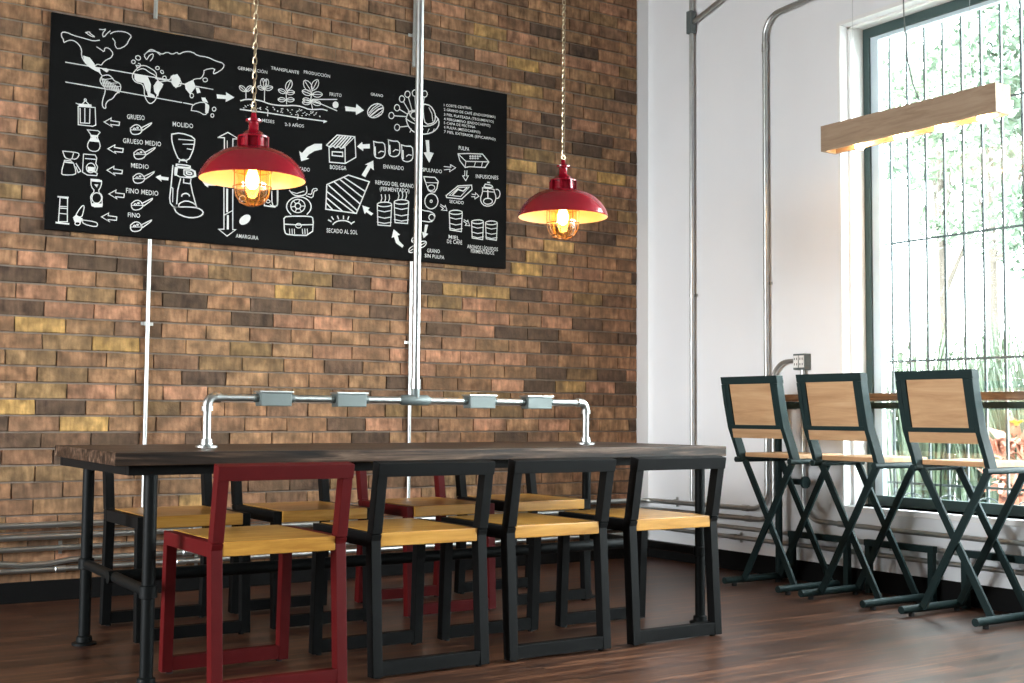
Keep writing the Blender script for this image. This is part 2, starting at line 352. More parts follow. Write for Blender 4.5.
# window: dark frame, pale sash, pane, security grille
win = bpy.data.objects.new('window_1', None); C.objects.link(win); win.location = (.17, WY1, WZ0); tag(win, kind='structure')
def W(mb, name, m, **k):
    o = mb.obj(name, m, win, **k); o.matrix_parent_inverse = Matrix.Translation(win.location).inverted(); return o
b = MB().box(.15, .20, WY1-.055, WY1, WZ0, WZ1).box(.15, .20, WY0, WY0+.045, WZ0, WZ1).box(.15, .20, WY0+.045, WY1-.045, WZ1-.05, WZ1).box(.15, .20, WY0+.045, WY1-.045, WZ0, WZ0+.05)
W(b, 'window_frame', M['frame'])
b = MB().box(.165, .195, WY1-.105, WY1-.055, WZ0+.05, WZ1-.05).box(.165, .195, WY0+.045, WY1-.105, WZ1-.07, WZ1-.05).box(.165, .195, WY0+.045, WY0+.09, WZ0+.05, WZ1-.07)
W(b, 'window_sash', M['sash'])
W(MB().box(.178, .183, WY0+.045, WY1-.05, WZ0+.05, WZ1-.05), 'pane', M['pane'])
b = MB(); GX = .29
y = -1.68
while y > WY0-.1:
    b.box(GX-.006, GX+.006, y-.006, y+.006, WZ0-.1, WZ1+.1); y -= .112
for z in (.535, 1.17, 1.80, 2.44): b.box(GX-.009, GX-.003, WY0-.1, -1.6, z-.006, z+.006)
y = -1.68
while y > WY0:
    c = (GX, y-.112, .40); b.tube(arc(c, .085, 0, 180, (0, 1, 0), (0, 0, 1), 10), .004, 6); y -= .224
o = W(b, 'security_grille', M['grille'])

# ------------------------------------------------------------------ outside
tag(MB().box(.25, 16, -18, 10, -.1, -.02).box(-18, .25, -18, -8.1, -.1, -.02).box(-18, -9.6, -8.1, 4, -.1, -.02).obj('ground_outside', M['ground']), kind='structure')
def leaves(mb, n, fn, size, up=0.):
    for _ in range(n):
        p = Vector(fn()); a = Vector((random.gauss(0, 1), random.gauss(0, 1), random.gauss(0, 1)+up)).normalized()
        s_ = a.orthogonal().normalized(); s_.rotate(Matrix.Rotation(random.uniform(0, 6.28), 3, a)); L = size*random.uniform(.6, 1.3); w_ = L*.3; k = a.cross(s_)*L*.12
        mb.add([p, p+a*L*.4+s_*w_+k, p+a*L, p+a*L*.4-s_*w_+k], [(0, 1, 2, 3)])
def blob(c, r):
    def f():
        while True:
            v = Vector((random.uniform(-1, 1), random.uniform(-1, 1), random.uniform(-1, 1)))
            if .35 < v.length < 1: return (c[0]+v.x*r[0], c[1]+v.y*r[1], c[2]+v.z*r[2])
    return f
def tall_grass(clumps):
    mb = MB()
    for cx, cy, h, n in clumps:
        for _ in range(n):
            a = random.uniform(0, 6.28); r = random.uniform(0, .26); L = h*random.uniform(.6, 1.1); le = random.uniform(.05, .35)*L
            p = Vector((cx+r*math.cos(a), cy+r*math.sin(a), -.02)); d = Vector((math.cos(a), math.sin(a), 0)); s_ = Vector((-d.y, d.x, 0))*random.uniform(.006, .012)
            q = [p, p+Vector((0, 0, L*.5))+d*le*.25, p+Vector((0, 0, L*.85))+d*le*.65, p+Vector((0, 0, L))+d*le]
            vs = []
            for i, v in enumerate(q): k = (1, .9, .6, .08)[i]; vs += [v-s_*k, v+s_*k]
            mb.add(vs, [(0, 1, 3, 2), (2, 3, 5, 4), (4, 5, 7, 6)])
    tag(mb.obj('tall_grass', M['leaf2']), 'tall pale green grass growing outside behind the window grille', 'grass', kind='stuff')
def tree(x, y, h, crowns, label, cat='tree', name='leafy_tree', n=900, size=.11, m='leaf'):
    t = thing(name, label, cat, (x, y, -.02))
    b = MB(); b.tube([(0, 0, 0), (.03, .02, h*.4), (-.02, 0, h*.75)], [.07, .05, .03], 8)
    for c, r in crowns: b.tube([(0, 0, h*.45), (c[0]*.5, c[1]*.5, (h*.45+c[2])/2), c], [.03, .02, .012], 6)
    b.obj('trunk', M['bark'], t, smooth=True)
    f = MB()
    for c, r in crowns: leaves(f, n, blob(c, r), size)
    f.obj('foliage', M[m], t)

ART = {
 'chalk_world_map': [
  ('s',1,'252,896 225,887 200,890 169,894 133,897 96,908 75,902 77,880 85,872 88,854 100,865 121,874 142,870 161,854 171,833 170,807 185,778 210,760 238,752 257,739 270,725'),
  ('s',1,'186,922 205,929 208,920 233,908 212,908 190,920'),
  ('s',1,'251,949 267,950 282,956 264,930 271,912 289,938 301,950'),
  ('s',1,'304,937 317,949 348,958 383,958 406,943 393,924 381,893 341,866 325,883 327,903 314,916'),
  ('s',1,'241,861 260,852 276,842 278,865 300,865 320,843 308,818 289,808 271,789 265,775 246,779 234,767 228,779 209,801 181,806'),
  ('f',0,'178,806 209,804 231,779 237,764 256,761 263,736 235,745 204,759 186,775'),
  ('f',0,'265,762 290,765 300,755 291,745 272,754'),
  ('s',1,'270,725 258,703 268,682 283,672 287,650 276,613 273,584 280,569 292,569 289,589 301,610 322,620 337,648 356,661 361,691 348,705 329,708 313,728 297,735 270,725'),
  ('s',1.1,'268,715 281,675'),
  ('s',1.1,'277,711 290,672'),
  ('s',1.1,'287,707 299,670'),
  ('s',1.1,'296,704 308,667'),
  ('s',1.1,'306,700 317,665'),
  ('s',1.1,'315,696 326,662'),
  ('s',1.1,'325,693 334,660'),
  ('s',1.1,'334,689 343,657'),
  ('s',1.1,'344,685 352,655'),
  ('s',0.7,'267,705 317,719'),
  ('s',0.7,'267,689 342,701'),
  ('s',0.7,'280,675 358,687'),
  ('s',0.7,'293,661 352,670'),
  ('s',1.1,'99,763 423,759'),
  ('s',1.1,'423,759 592,757'),
  ('s',1.1,'102,668 362,662'),
  ('s',1.1,'362,662 661,653'),
  ('s',1.1,'670,653 716,651'),
  ('s',1.1,'528,753 662,748 819,744'),
  ('s',1,'454,807 432,784 414,758 414,735 431,718 463,716 473,695 474,663 488,632 507,622 530,645 539,679 567,730 537,745 526,769 497,778 474,792 455,791 436,778'),
  ('s',1,'429,803 448,803 473,810 500,801 529,786 533,757'),
  ('f',0,'423,756 488,757 505,720 503,674 483,684 469,721 437,722 424,733'),
  ('f',0,'537,748 567,730 548,694 542,666 522,686 518,715'),
  ('f',0,'486,681 522,670 529,658 493,659'),
  ('s',1,'426,820 425,816 423,812 420,810 416,809 412,810 410,812 408,815 408,819 409,822 412,825 415,827 419,827 422,826 425,823 426,820'),
  ('s',1,'450,837 447,833 443,831 438,831 433,832 429,835 427,840 427,844 429,848 433,851 438,853 443,852 447,850 450,846 451,841 450,837'),
  ('s',1,'544,809 544,805 542,802 538,800 535,799 531,800 528,801 526,804 526,807 528,811 531,813 534,815 538,815 541,814 544,812 544,809'),
  ('s',1,'565,785 562,784 559,783 556,784 553,787 551,790 551,793 552,796 554,798 557,799 560,799 563,797 565,794 566,791 566,788 565,785'),
  ('s',1,'580,765 580,761 578,758 574,755 570,754 567,755 564,757 562,760 562,764 564,768 566,771 570,772 574,773 577,771 579,769 580,765'),
  ('s',1,'435,804 432,793 448,795 454,810 441,815'),
  ('s',1,'479,841 467,858 481,877 500,896 523,891 547,875'),
  ('s',1,'482,841 495,866 514,876 511,853 499,837'),
  ('s',1,'469,863 493,887 537,888 556,878 581,896 607,887 632,904 639,893 671,914 709,918 736,903 788,905 829,892 875,887 872,860 830,827 817,825 829,856 770,837 771,818 758,790 732,785 713,776 727,746'),
  ('s',1,'553,741 597,754 609,785 641,784 662,742 624,723 604,752'),
  ('f',0,'603,778 635,793 651,772 649,746 630,720 610,740'),
  ('f',0,'674,750 713,776 729,740 702,700 678,725'),
  ('f',0,'729,740 746,742 756,718 738,711'),
  ('s',1,'790,788 789,784 786,780 782,777 777,776 772,776 769,779 767,782 766,787 768,791 772,794 777,796 781,797 786,795 789,792 790,788'),
  ('s',1,'720,697 719,692 717,688 714,685 710,684 706,685 704,687 702,692 702,696 703,701 706,705 710,707 713,707 717,705 719,701 720,697'),
  ('s',1,'710,620 716,651 767,674 801,660 798,627 780,605 749,620 710,620'),
  ('s',1,'837,645 836,641 834,637 831,635 827,634 823,634 820,637 819,641 818,645 820,649 823,652 826,654 830,654 834,653 836,650 837,645'),
  ('s',1,'827,611 826,608 825,604 822,602 818,601 815,602 813,604 811,607 811,611 813,615 815,618 818,619 821,619 824,618 826,615 827,611'),
  ('f',0,'760,693 780,696 796,672 767,674'),
  ('f',0,'781,670 801,660 798,620 782,618'),
 ],
 'chalk_arrow': [
  ('f',0,'839,722 889,724 888,740 933,720 887,689 888,705 842,701'),
  ('f',0,'1554,766 1619,767 1622,788 1668,760 1620,728 1618,746 1558,741'),
  ('f',0,'1423,544 1423,514 1381,500 1348,477 1335,459 1351,455 1306,436 1293,489 1310,480 1337,513 1380,538'),
  ('f',0,'1705,580 1706,555 1667,550 1666,536 1629,556 1659,585 1662,572'),
  ('f',0,'1659,404 1696,464 1676,462 1728,491 1732,438 1713,450 1681,393'),
  ('f',0,'1665,238 1711,229 1699,216 1733,200 1721,188 1690,204 1681,192'),
  ('f',0,'2053,647 2075,649 2080,583 2107,580 2078,522 2041,575 2061,580'),
  ('f',0,'1859,125 1900,98 1884,93 1894,63 1923,40 1914,28 1875,50 1862,83 1847,76'),
  ('f',0,'2076,170 2063,122 2077,119 2048,91 2037,127 2050,125 2056,169'),
  ('f',0,'539,264 564,278 567,270 604,269 603,254 567,254 570,244'),
  ('f',0,'773,271 801,270 845,268 845,255 806,251 806,241 791,249'),
  ('s',1,'285,502 318,526 316,513 358,512 356,495 316,494 323,484 285,502'),
  ('s',1,'306,374 339,398 337,385 379,384 377,366 338,365 344,356 306,374'),
  ('s',1,'305,270 337,293 336,280 378,278 376,261 336,260 343,250 305,270'),
  ('s',1,'317,156 350,179 348,165 390,164 388,146 349,146 355,136 317,156'),
  ('s',1,'285,42 318,64 316,51 357,49 356,32 316,32 323,22 285,42'),
  ('s',1,'2175,512 2220,513 2217,527 2251,514 2211,486 2214,501 2176,493'),
  ('s',1,'2312,503 2312,475 2298,472 2319,447 2336,477 2324,475 2327,505'),
  ('s',1,'2362,374 2385,373 2385,385 2409,367 2382,349 2381,361 2359,359'),
  ('s',1,'2156,293 2180,281 2186,291 2197,263 2160,262 2173,272 2153,284'),
  ('s',1,'2310,221 2332,212 2335,221 2349,190 2318,190 2329,200 2308,212'),
 ],
 'chalk_double_arrow': [
  ('s',1.2,'851,502 902,535 961,509 930,505 930,456'),
  ('s',1.2,'851,502 885,505 886,450'),
  ('s',1.2,'888,250 893,38 865,35 910,4 955,41 939,40 935,246'),
  ('s',1,'892,109 937,138'),
  ('s',0.8,'900,491 901,452'),
  ('s',2.4,'905,242 907,130'),
  ('s',2.4,'912,107 913,43'),
 ],
 'chalk_french_press': [
  ('s',1,'162,560 241,566 246,482 233,474 165,472 162,560'),
  ('f',0,'164,574 223,578 225,564 164,559'),
  ('s',1,'164,570 152,574'),
  ('s',1,'182,575 194,593 211,577'),
  ('s',1,'171,552 174,482 217,486 217,556'),
  ('s',1,'193,555 195,485'),
  ('s',1,'199,596 199,594 197,592 196,591 194,590 191,590 190,592 189,594 189,596 190,598 191,600 193,601 195,601 197,600 198,598 199,596'),
 ],
 'chalk_hourglass_brewer': [
  ('s',1,'208,453 272,457 252,427 267,399 270,376 257,355 226,353 210,368 212,392 231,424 208,453'),
  ('f',0,'219,431 258,434 250,420 267,401 218,399 231,420'),
 ],
 'chalk_dripper_jug': [
  ('s',1,'98,337 150,338 171,336 173,324 159,305 139,305'),
  ('s',1,'98,335 107,310 115,304 139,300 147,331'),
  ('s',1,'107,294 93,230 105,223 158,231 161,246 146,295 107,294'),
  ('s',1.5,'108,286 146,286'),
  ('s',1,'160,285 183,251 171,243 160,269'),
 ],
 'chalk_drip_machine': [
  ('s',1,'196,335 247,337 255,323 251,296 260,281 256,260 244,256 260,249 257,238 214,236 191,247 193,334'),
  ('s',1,'202,314 249,316'),
  ('s',1,'249,275 247,265 243,256 235,251 227,249 219,251 212,257 209,265 208,275 212,284 218,291 226,295 234,295 242,291 247,284 249,275'),
  ('f',0,'213,276 246,277 242,256 216,253'),
 ],
 'chalk_siphon_brewer': [
  ('s',1,'231,218 282,220 279,188 265,163 286,146 285,119 288,91 239,86 234,114 231,140 251,163 232,183 231,218'),
  ('f',0,'233,218 282,219 283,209 233,208'),
  ('s',1,'283,133 281,122 276,113 268,107 258,105 249,107 242,114 238,123 238,134 241,144 248,151 257,156 266,155 275,151 280,143 283,133'),
  ('f',0,'240,104 287,106 288,89 239,88'),
  ('f',0,'246,195 266,197 259,181'),
 ],
 'chalk_press_brewer': [
  ('s',1,'92,115 126,114 128,4 88,0 92,115'),
  ('s',1.6,'83,118 128,119'),
  ('s',1.8,'78,-5 134,-6'),
  ('s',1,'92,73 126,75'),
  ('s',1,'91,40 127,40'),
  ('s',1,'92,65 126,66'),
 ],
 'chalk_portafilter': [
  ('s',1,'180,66 196,89 204,85 199,53 193,31 165,34 171,50 180,66'),
  ('f',0,'153,27 167,41 198,26 190,4 160,7'),
  ('s',1,'196,19 256,16 269,7 262,-10 200,0 196,19'),
  ('s',1,'187,1 186,-2 183,-6 179,-8 174,-9 169,-8 165,-6 163,-3 163,1 165,4 169,7 173,8 178,8 183,7 186,4 187,1'),
 ],
 'chalk_scoop#180': [
  ('s',1.1,'411,489 428,507 447,512 464,499 469,486 457,467 425,459 412,470 411,489'),
  ('s',1.1,'460,496 507,527 515,530 507,518 471,487'),
  ('s',1,'436,488 435,487 434,485 432,484 430,483 428,484 426,485 425,486 425,488 426,490 428,491 430,492 432,492 434,491 435,490 436,488'),
  ('s',1,'449,497 449,495 448,494 447,493 445,493 443,493 442,494 441,495 441,496 442,498 443,499 445,499 446,499 448,499 449,498 449,497'),
  ('s',0.8,'414,481 465,488'),
 ],
 'chalk_scoop#292': [
  ('s',1.1,'431,371 448,388 467,393 485,380 489,367 477,348 445,340 432,351 431,371'),
  ('s',1.1,'480,377 527,407 536,410 527,398 491,368'),
  ('s',1,'456,370 455,368 454,366 452,365 450,365 448,365 446,366 445,367 445,369 446,371 448,372 450,373 452,373 454,373 455,371 456,370'),
  ('s',1,'470,378 469,377 468,375 467,374 465,374 463,374 462,375 461,376 461,377 462,379 463,380 465,381 467,381 468,380 469,379 470,378'),
  ('s',0.8,'434,363 485,369'),
 ],
 'chalk_scoop#402': [
  ('s',1.1,'430,252 447,269 466,273 483,260 488,248 476,229 444,221 431,233 430,252'),
  ('s',1.1,'479,258 526,287 534,290 526,278 490,248'),
  ('s',1,'455,250 454,249 453,247 451,246 449,245 447,246 445,247 444,248 444,250 445,252 447,253 449,254 451,254 453,253 454,252 455,250'),
  ('s',1,'468,258 468,257 467,256 465,255 464,255 462,255 461,256 460,257 460,258 461,259 462,261 464,261 465,261 467,261 468,260 468,258'),
  ('s',0.8,'432,244 484,249'),
 ],
 'chalk_scoop#524': [
  ('s',1.1,'425,120 442,137 461,141 478,128 483,115 470,97 439,89 426,101 425,120'),
  ('s',1.1,'474,125 520,154 529,157 521,145 485,115'),
  ('s',1,'450,118 449,116 448,115 446,114 444,113 442,114 440,115 439,116 439,118 440,120 441,121 444,122 446,122 448,121 449,120 450,118'),
  ('s',1,'463,126 463,125 462,124 460,123 459,122 457,123 456,123 455,125 455,126 455,127 457,128 458,129 460,129 462,128 463,127 463,126'),
  ('s',0.8,'427,112 478,117'),
 ],
 'chalk_scoop#622': [
  ('s',1.1,'424,15 440,31 459,35 477,22 481,9 469,-9 437,-16 424,-5 424,15'),
  ('s',1.1,'472,19 519,47 527,50 519,39 483,9'),
  ('s',1,'448,13 448,11 446,9 444,8 442,8 440,8 439,9 438,11 438,12 438,14 440,16 442,16 444,16 446,16 448,14 448,13'),
  ('s',1,'462,20 461,19 460,18 459,17 457,17 455,17 454,18 453,19 453,20 454,21 455,22 457,23 459,23 460,23 461,22 462,20'),
  ('s',0.8,'426,6 477,11'),
 ],
 'chalk_coffee_grinder': [
  ('s',1.3,'614,487 659,500 732,486 730,449 721,410 701,364 654,361 632,403 615,453 614,487'),
  ('s',1,'650,466 725,470'),
  ('s',1,'672,444 726,451'),
  ('s',1,'694,424 715,423'),
  ('s',1.3,'655,352 656,357 660,362 666,365 673,367 681,367 687,365 691,361 693,356'),
  ('s',1.3,'641,340 711,341 713,330 640,329 641,340'),
  ('s',1.3,'636,323 735,327 743,280 633,278 636,323'),
  ('s',1.3,'680,316 733,320 734,286 681,285 680,316'),
  ('s',1.5,'692,308 719,308 720,296 693,296 692,308'),
  ('f',0,'634,320 650,322 645,282 633,282'),
  ('s',1.4,'624,331 617,225 610,148 634,122 658,127'),
  ('s',1.3,'664,270 651,210 648,143'),
  ('s',1.2,'680,270 680,251 713,250 717,273'),
  ('s',1.3,'715,255 726,208 743,153 751,132'),
  ('s',1.5,'672,183 673,189 678,194 684,197 691,199 698,199 705,196 709,193 711,188'),
  ('s',1.3,'658,132 660,146 696,165 740,152 751,132'),
  ('s',1.4,'634,122 649,95 698,79 746,82 780,99 784,118 755,133 706,133 658,127 634,121'),
  ('s',1,'616,225 627,217 627,150'),
 ],
 'chalk_coffee_plants': [
  ('s',0.9,'994,760 990,777 975,787 957,785 960,768 975,758 994,760 962,781'),
  ('s',0.9,'994,760 1011,765 1024,779 1025,796 1008,791 996,777 994,760 1021,791'),
  ('s',0.9,'1095,786 1087,799 1071,804 1055,797 1063,784 1079,780 1095,786 1061,796'),
  ('s',0.9,'1095,786 1113,782 1132,791 1142,807 1124,811 1106,803 1095,786 1135,804'),
  ('s',0.9,'1095,786 1106,810 1101,834 1081,846 1070,823 1075,799 1095,786 1083,837'),
  ('s',0.9,'1095,793 1112,808 1118,830 1108,847 1091,832 1086,811 1095,793 1106,839'),
  ('s',0.9,'1214,787 1205,801 1186,805 1168,798 1178,783 1196,779 1214,787 1175,796'),
  ('s',0.9,'1214,787 1230,779 1250,784 1264,798 1248,806 1228,802 1214,787 1257,797'),
  ('s',0.9,'1216,798 1239,813 1249,839 1241,862 1218,846 1208,821 1216,798 1237,852'),
  ('s',0.9,'1215,749 1201,759 1182,757 1167,745 1181,735 1200,737 1215,749 1174,746'),
  ('s',0.9,'1215,749 1230,741 1250,745 1263,759 1247,767 1228,763 1215,749 1256,758'),
  ('s',0.9,'1359,813 1362,844 1344,868 1313,873 1310,842 1329,818 1359,813 1320,864'),
  ('s',0.9,'1361,820 1387,836 1400,864 1394,890 1367,874 1354,846 1361,820 1389,879'),
  ('s',0.9,'1360,801 1347,818 1323,823 1301,812 1314,795 1337,790 1360,801 1310,810'),
  ('s',0.9,'1360,801 1379,789 1405,793 1424,811 1404,822 1379,818 1360,801 1414,809'),
  ('s',0.9,'1359,758 1342,769 1319,765 1303,750 1320,740 1342,743 1359,758 1311,751'),
  ('s',0.9,'1359,761 1373,747 1396,745 1416,757 1402,771 1379,773 1359,761 1407,758'),
  ('s',0.9,'1359,760 1347,775 1326,779 1306,769 1318,754 1339,750 1359,760 1314,768'),
  ('s',1,'994,757 995,725'),
  ('s',1,'1095,783 1095,727'),
  ('s',1,'1214,787 1218,728'),
  ('s',1,'1359,817 1354,766 1365,725'),
  ('s',1.4,'967,708 995,720 1038,725 1081,724 1124,714 1168,714 1212,718 1256,727 1301,728 1346,717 1391,725 1422,731 1449,727'),
  ('s',1.4,'966,663 1114,666 1280,665 1438,668'),
  ('f',0,'1430,674 1452,669 1429,656'),
  ('s',1,'1116,680 1114,650'),
  ('s',1,'1284,678 1281,655'),
  ('s',1.2,'1364,775 1505,796'),
  ('s',1.2,'1360,771 1506,735'),
  ('f',1,'1516,768 1514,760 1510,753 1504,749 1496,747 1489,748 1484,752 1481,759 1481,767 1483,774 1489,780 1496,784 1503,784 1510,781 1514,775'),
  ('f',1,'1372,803 1371,801 1368,799 1363,798 1358,797 1354,796 1350,797 1348,798 1348,800 1350,802 1354,804 1358,805 1363,806 1368,805 1371,804'),
  ('f',1,'1363,766 1363,763 1361,760 1358,759 1355,758 1352,758 1350,760 1348,762 1348,765 1350,768 1352,771 1355,772 1358,772 1361,771 1363,769'),
  ('s',0.9,'1018,695 1021,694'),
  ('s',0.9,'1332,693 1336,692'),
  ('s',0.9,'1022,689 1025,689'),
  ('s',0.9,'1188,698 1192,698'),
  ('s',0.9,'1302,710 1305,709'),
  ('s',0.9,'1150,688 1154,688'),
  ('s',0.9,'1167,685 1171,685'),
  ('s',0.9,'1304,679 1308,679'),
  ('s',0.9,'1103,686 1107,686'),
  ('s',0.9,'1285,702 1288,702'),
  ('s',0.9,'982,673 986,673'),
  ('s',0.9,'1109,696 1113,696'),
  ('s',0.9,'1373,692 1377,692'),
  ('s',0.9,'1185,681 1189,681'),
  ('s',0.9,'995,680 998,680'),
  ('s',0.9,'1142,700 1146,700'),
  ('s',0.9,'1269,679 1273,679'),
  ('s',0.9,'1070,686 1074,686'),
  ('s',0.9,'1110,683 1113,682'),
  ('s',0.9,'1296,705 1300,705'),
  ('s',0.9,'1345,690 1349,690'),
  ('s',0.9,'1279,683 1283,683'),
  ('s',0.9,'1167,681 1170,681'),
  ('s',0.9,'1367,709 1370,709'),
  ('s',0.9,'1354,699 1358,699'),
  ('s',0.9,'1189,699 1192,699'),
  ('s',0.9,'1286,702 1289,702'),
  ('s',0.9,'1363,703 1367,703'),
  ('s',0.9,'1225,694 1229,694'),
  ('s',0.9,'1248,702 1251,702'),
  ('s',0.9,'1059,682 1062,682'),
  ('s',0.9,'1310,693 1314,693'),
  ('s',0.9,'1386,706 1390,706'),
  ('s',0.9,'1354,707 1358,707'),
  ('s',0.9,'1406,691 1410,691'),
  ('s',0.9,'1245,677 1249,677'),
  ('s',0.9,'1326,685 1330,685'),
  ('s',0.9,'1004,690 1008,690'),
  ('s',0.9,'1017,696 1021,696'),
  ('s',0.9,'1073,679 1077,679'),
  ('s',0.9,'1035,694 1039,694'),
  ('s',0.9,'1195,679 1198,679'),
  ('s',0.9,'1407,688 1410,688'),
  ('s',0.9,'1073,689 1076,689'),
  ('s',0.9,'1289,711 1293,711'),
  ('s',0.9,'1277,699 1281,699'),
  ('s',0.9,'1238,686 1241,686'),
  ('s',0.9,'1273,693 1276,693'),
  ('s',0.9,'1222,700 1225,700'),
  ('s',0.9,'1195,700 1199,700'),
  ('s',0.9,'1189,688 1193,688'),
  ('s',0.9,'1320,699 1323,699'),
  ('s',0.9,'990,685 993,685'),
  ('s',0.9,'1069,683 1073,683'),
  ('s',0.9,'1149,692 1152,692'),
  ('s',0.9,'1381,699 1385,699'),
 ],
 'chalk_coffee_beans': [
  ('s',1.3,'1782,800 1786,786 1783,769 1772,752 1754,738 1734,729 1715,727 1700,732 1691,744 1690,759 1698,776 1712,792 1731,804 1751,810 1769,808 1782,800'),
  ('s',1,'1694,734 1716,761 1742,785 1773,806'),
  ('s',1.8,'1703,731 1729,755 1756,779 1785,792'),
  ('s',1,'1698,751 1724,783 1755,808'),
  ('s',1,'1721,730 1752,750 1783,779'),
  ('s',1,'1738,730 1769,753'),
 ],
 'chalk_coffee_beans#b': [
  ('f',1,'1030,120 1033,112 1031,101 1025,89 1014,79 1002,72 989,69 980,71 974,77 973,87 977,99 986,110 998,119 1010,124 1022,124'),
 ],
 'chalk_coffee_beans#575': [
  ('s',1.1,'2029,100 2030,94 2026,85 2018,77 2007,69 1995,64 1984,63 1976,65 1972,70 1973,78 1979,87 1989,95 2001,101 2013,104 2023,104 2029,100'),
  ('s',1,'1977,70 2025,97'),
 ],
 'chalk_coffee_beans#597': [
  ('s',1.1,'2065,72 2066,65 2062,57 2054,48 2043,41 2031,36 2020,35 2011,37 2008,42 2009,50 2015,58 2025,66 2037,73 2049,76 2059,76 2065,72'),
  ('s',1,'2013,42 2061,69'),
 ],
 'chalk_coffee_beans#563': [
  ('s',1.1,'2010,42 2011,35 2008,27 1999,18 1988,11 1976,6 1965,5 1957,7 1954,12 1955,20 1961,28 1971,36 1982,43 1994,46 2004,46 2010,42'),
  ('s',1,'1959,12 2006,39'),
 ],
 'chalk_cherry_section': [
  ('s',1.1,'1852,758 1851,751 1847,744 1841,739 1834,738 1828,739 1822,743 1820,750 1820,757 1822,764 1827,770 1834,773 1840,774 1846,771 1850,765 1852,758'),
  ('s',1.2,'1854,757 1929,763'),
  ('s',1.1,'1887,807 1886,799 1882,793 1876,788 1869,786 1862,788 1857,792 1854,798 1854,806 1857,813 1862,819 1868,822 1875,822 1881,819 1885,814 1887,807'),
  ('s',1.2,'1886,798 1938,777'),
  ('s',1.1,'1917,861 1915,853 1911,846 1905,842 1898,840 1892,841 1887,846 1884,852 1884,860 1886,867 1891,873 1898,876 1905,876 1911,873 1915,868 1917,861'),
  ('s',1.2,'1909,845 1947,795'),
  ('s',1.1,'1951,892 1950,885 1946,878 1940,873 1933,872 1927,873 1921,877 1918,884 1918,891 1921,899 1926,904 1933,908 1940,908 1946,905 1950,900 1951,892'),
  ('s',1.2,'1940,875 1966,802'),
  ('s',1.1,'1998,906 1996,899 1992,892 1986,887 1979,885 1973,887 1967,891 1965,897 1964,905 1967,912 1972,918 1979,922 1986,922 1992,919 1996,913 1998,906'),
  ('s',1.2,'1982,887 1987,813'),
  ('s',1.1,'2061,911 2059,903 2055,896 2049,892 2042,890 2035,891 2030,895 2027,902 2027,910 2030,917 2035,923 2042,926 2049,927 2055,924 2059,918 2061,911'),
  ('s',1.2,'2041,891 2035,845'),
  ('s',1.1,'1888,697 1887,689 1883,683 1877,678 1871,676 1864,678 1859,682 1856,688 1856,696 1859,703 1864,709 1870,712 1877,712 1883,709 1887,704 1888,697'),
  ('s',1.2,'1890,699 1944,712'),
  ('s',1.4,'2044,851 2082,848 2111,815 2116,778 2103,750 2051,735 2036,787 2035,841 2044,851'),
  ('s',1.5,'2116,794 2140,773 2136,734 2103,700 2056,681 2009,677 1967,686 1939,715 1926,751 1942,790 1979,808 2008,804'),
  ('s',1.3,'1926,751 1962,735 2009,725 2065,726 2112,748 2131,775'),
  ('s',1.3,'1942,794 1957,767 1990,743 2008,733'),
  ('s',1.5,'2008,783 2006,775 1999,767 1990,761 1979,759 1969,760 1961,765 1956,771 1956,780 1960,788 1968,795 1979,799 1989,799 1999,797 2005,791 2008,783'),
  ('s',1,'1962,698 1953,678'),
  ('s',1,'2000,703 1990,683'),
  ('s',1,'2037,708 2028,688'),
  ('s',1,'2075,713 2065,693'),
  ('s',1,'2108,718 2098,697'),
  ('s',1,'2073,834 2092,803 2098,762'),
 ],
 'chalk_storehouse': [
  ('s',1.3,'1449,540 1510,603 1615,608 1623,496 1560,455 1468,451 1464,529'),
  ('s',1.4,'1449,540 1473,531 1487,542 1501,532 1520,542 1534,533 1553,542'),
  ('s',1,'1553,542 1615,608'),
  ('s',1.3,'1558,541 1560,455'),
  ('s',1.6,'1470,538 1526,600'),
  ('s',1.6,'1488,539 1542,600'),
  ('s',1.6,'1506,539 1558,600'),
  ('s',1.6,'1524,540 1574,601'),
  ('s',1.6,'1542,540 1591,601'),
  ('s',1.5,'1483,509 1544,514 1545,491 1483,489 1483,509'),
 ],
 'chalk_packets': [
  ('s',1.3,'1727,598 1754,594 1795,599 1801,559 1798,526 1773,508 1742,509 1732,526 1733,559 1729,597'),
  ('s',1.2,'1760,538 1773,549 1791,548'),
  ('s',1.6,'1738,567 1741,523'),
  ('s',1.3,'1817,618 1844,614 1886,619 1892,579 1889,546 1864,528 1832,529 1821,545 1823,578 1819,617'),
  ('s',1.2,'1850,557 1863,569 1881,568'),
  ('s',1.6,'1828,587 1831,542'),
  ('s',1.3,'1899,601 1927,596 1969,602 1975,561 1972,528 1946,510 1914,511 1904,528 1905,561 1901,600'),
  ('s',1.2,'1933,540 1946,551 1964,550'),
  ('s',1.6,'1911,570 1913,525'),
 ],
 'chalk_drying_bed': [
  ('s',1.5,'1455,328 1580,394 1706,372 1631,191 1451,196 1455,328'),
  ('s',1.6,'1467,325 1636,207'),
  ('s',1.6,'1500,346 1654,244'),
  ('s',1.6,'1528,366 1668,281'),
  ('s',1.6,'1551,380 1682,316'),
  ('s',1.6,'1459,289 1617,195'),
  ('s',1.6,'1454,258 1550,194'),
  ('s',1.6,'1455,228 1493,195'),
 ],
 'chalk_rising_sun': [
  ('s',1.4,'1494,118 1502,127 1514,135 1529,141 1546,144 1563,145 1579,143 1593,138 1603,130'),
  ('s',1.5,'1468,139 1483,133'),
  ('s',1.5,'1486,158 1496,146'),
  ('s',1.5,'1520,165 1526,151'),
  ('s',1.5,'1555,169 1555,154'),
  ('s',1.5,'1586,169 1581,154'),
  ('s',1.5,'1619,144 1606,136'),
 ],
 'chalk_roaster': [
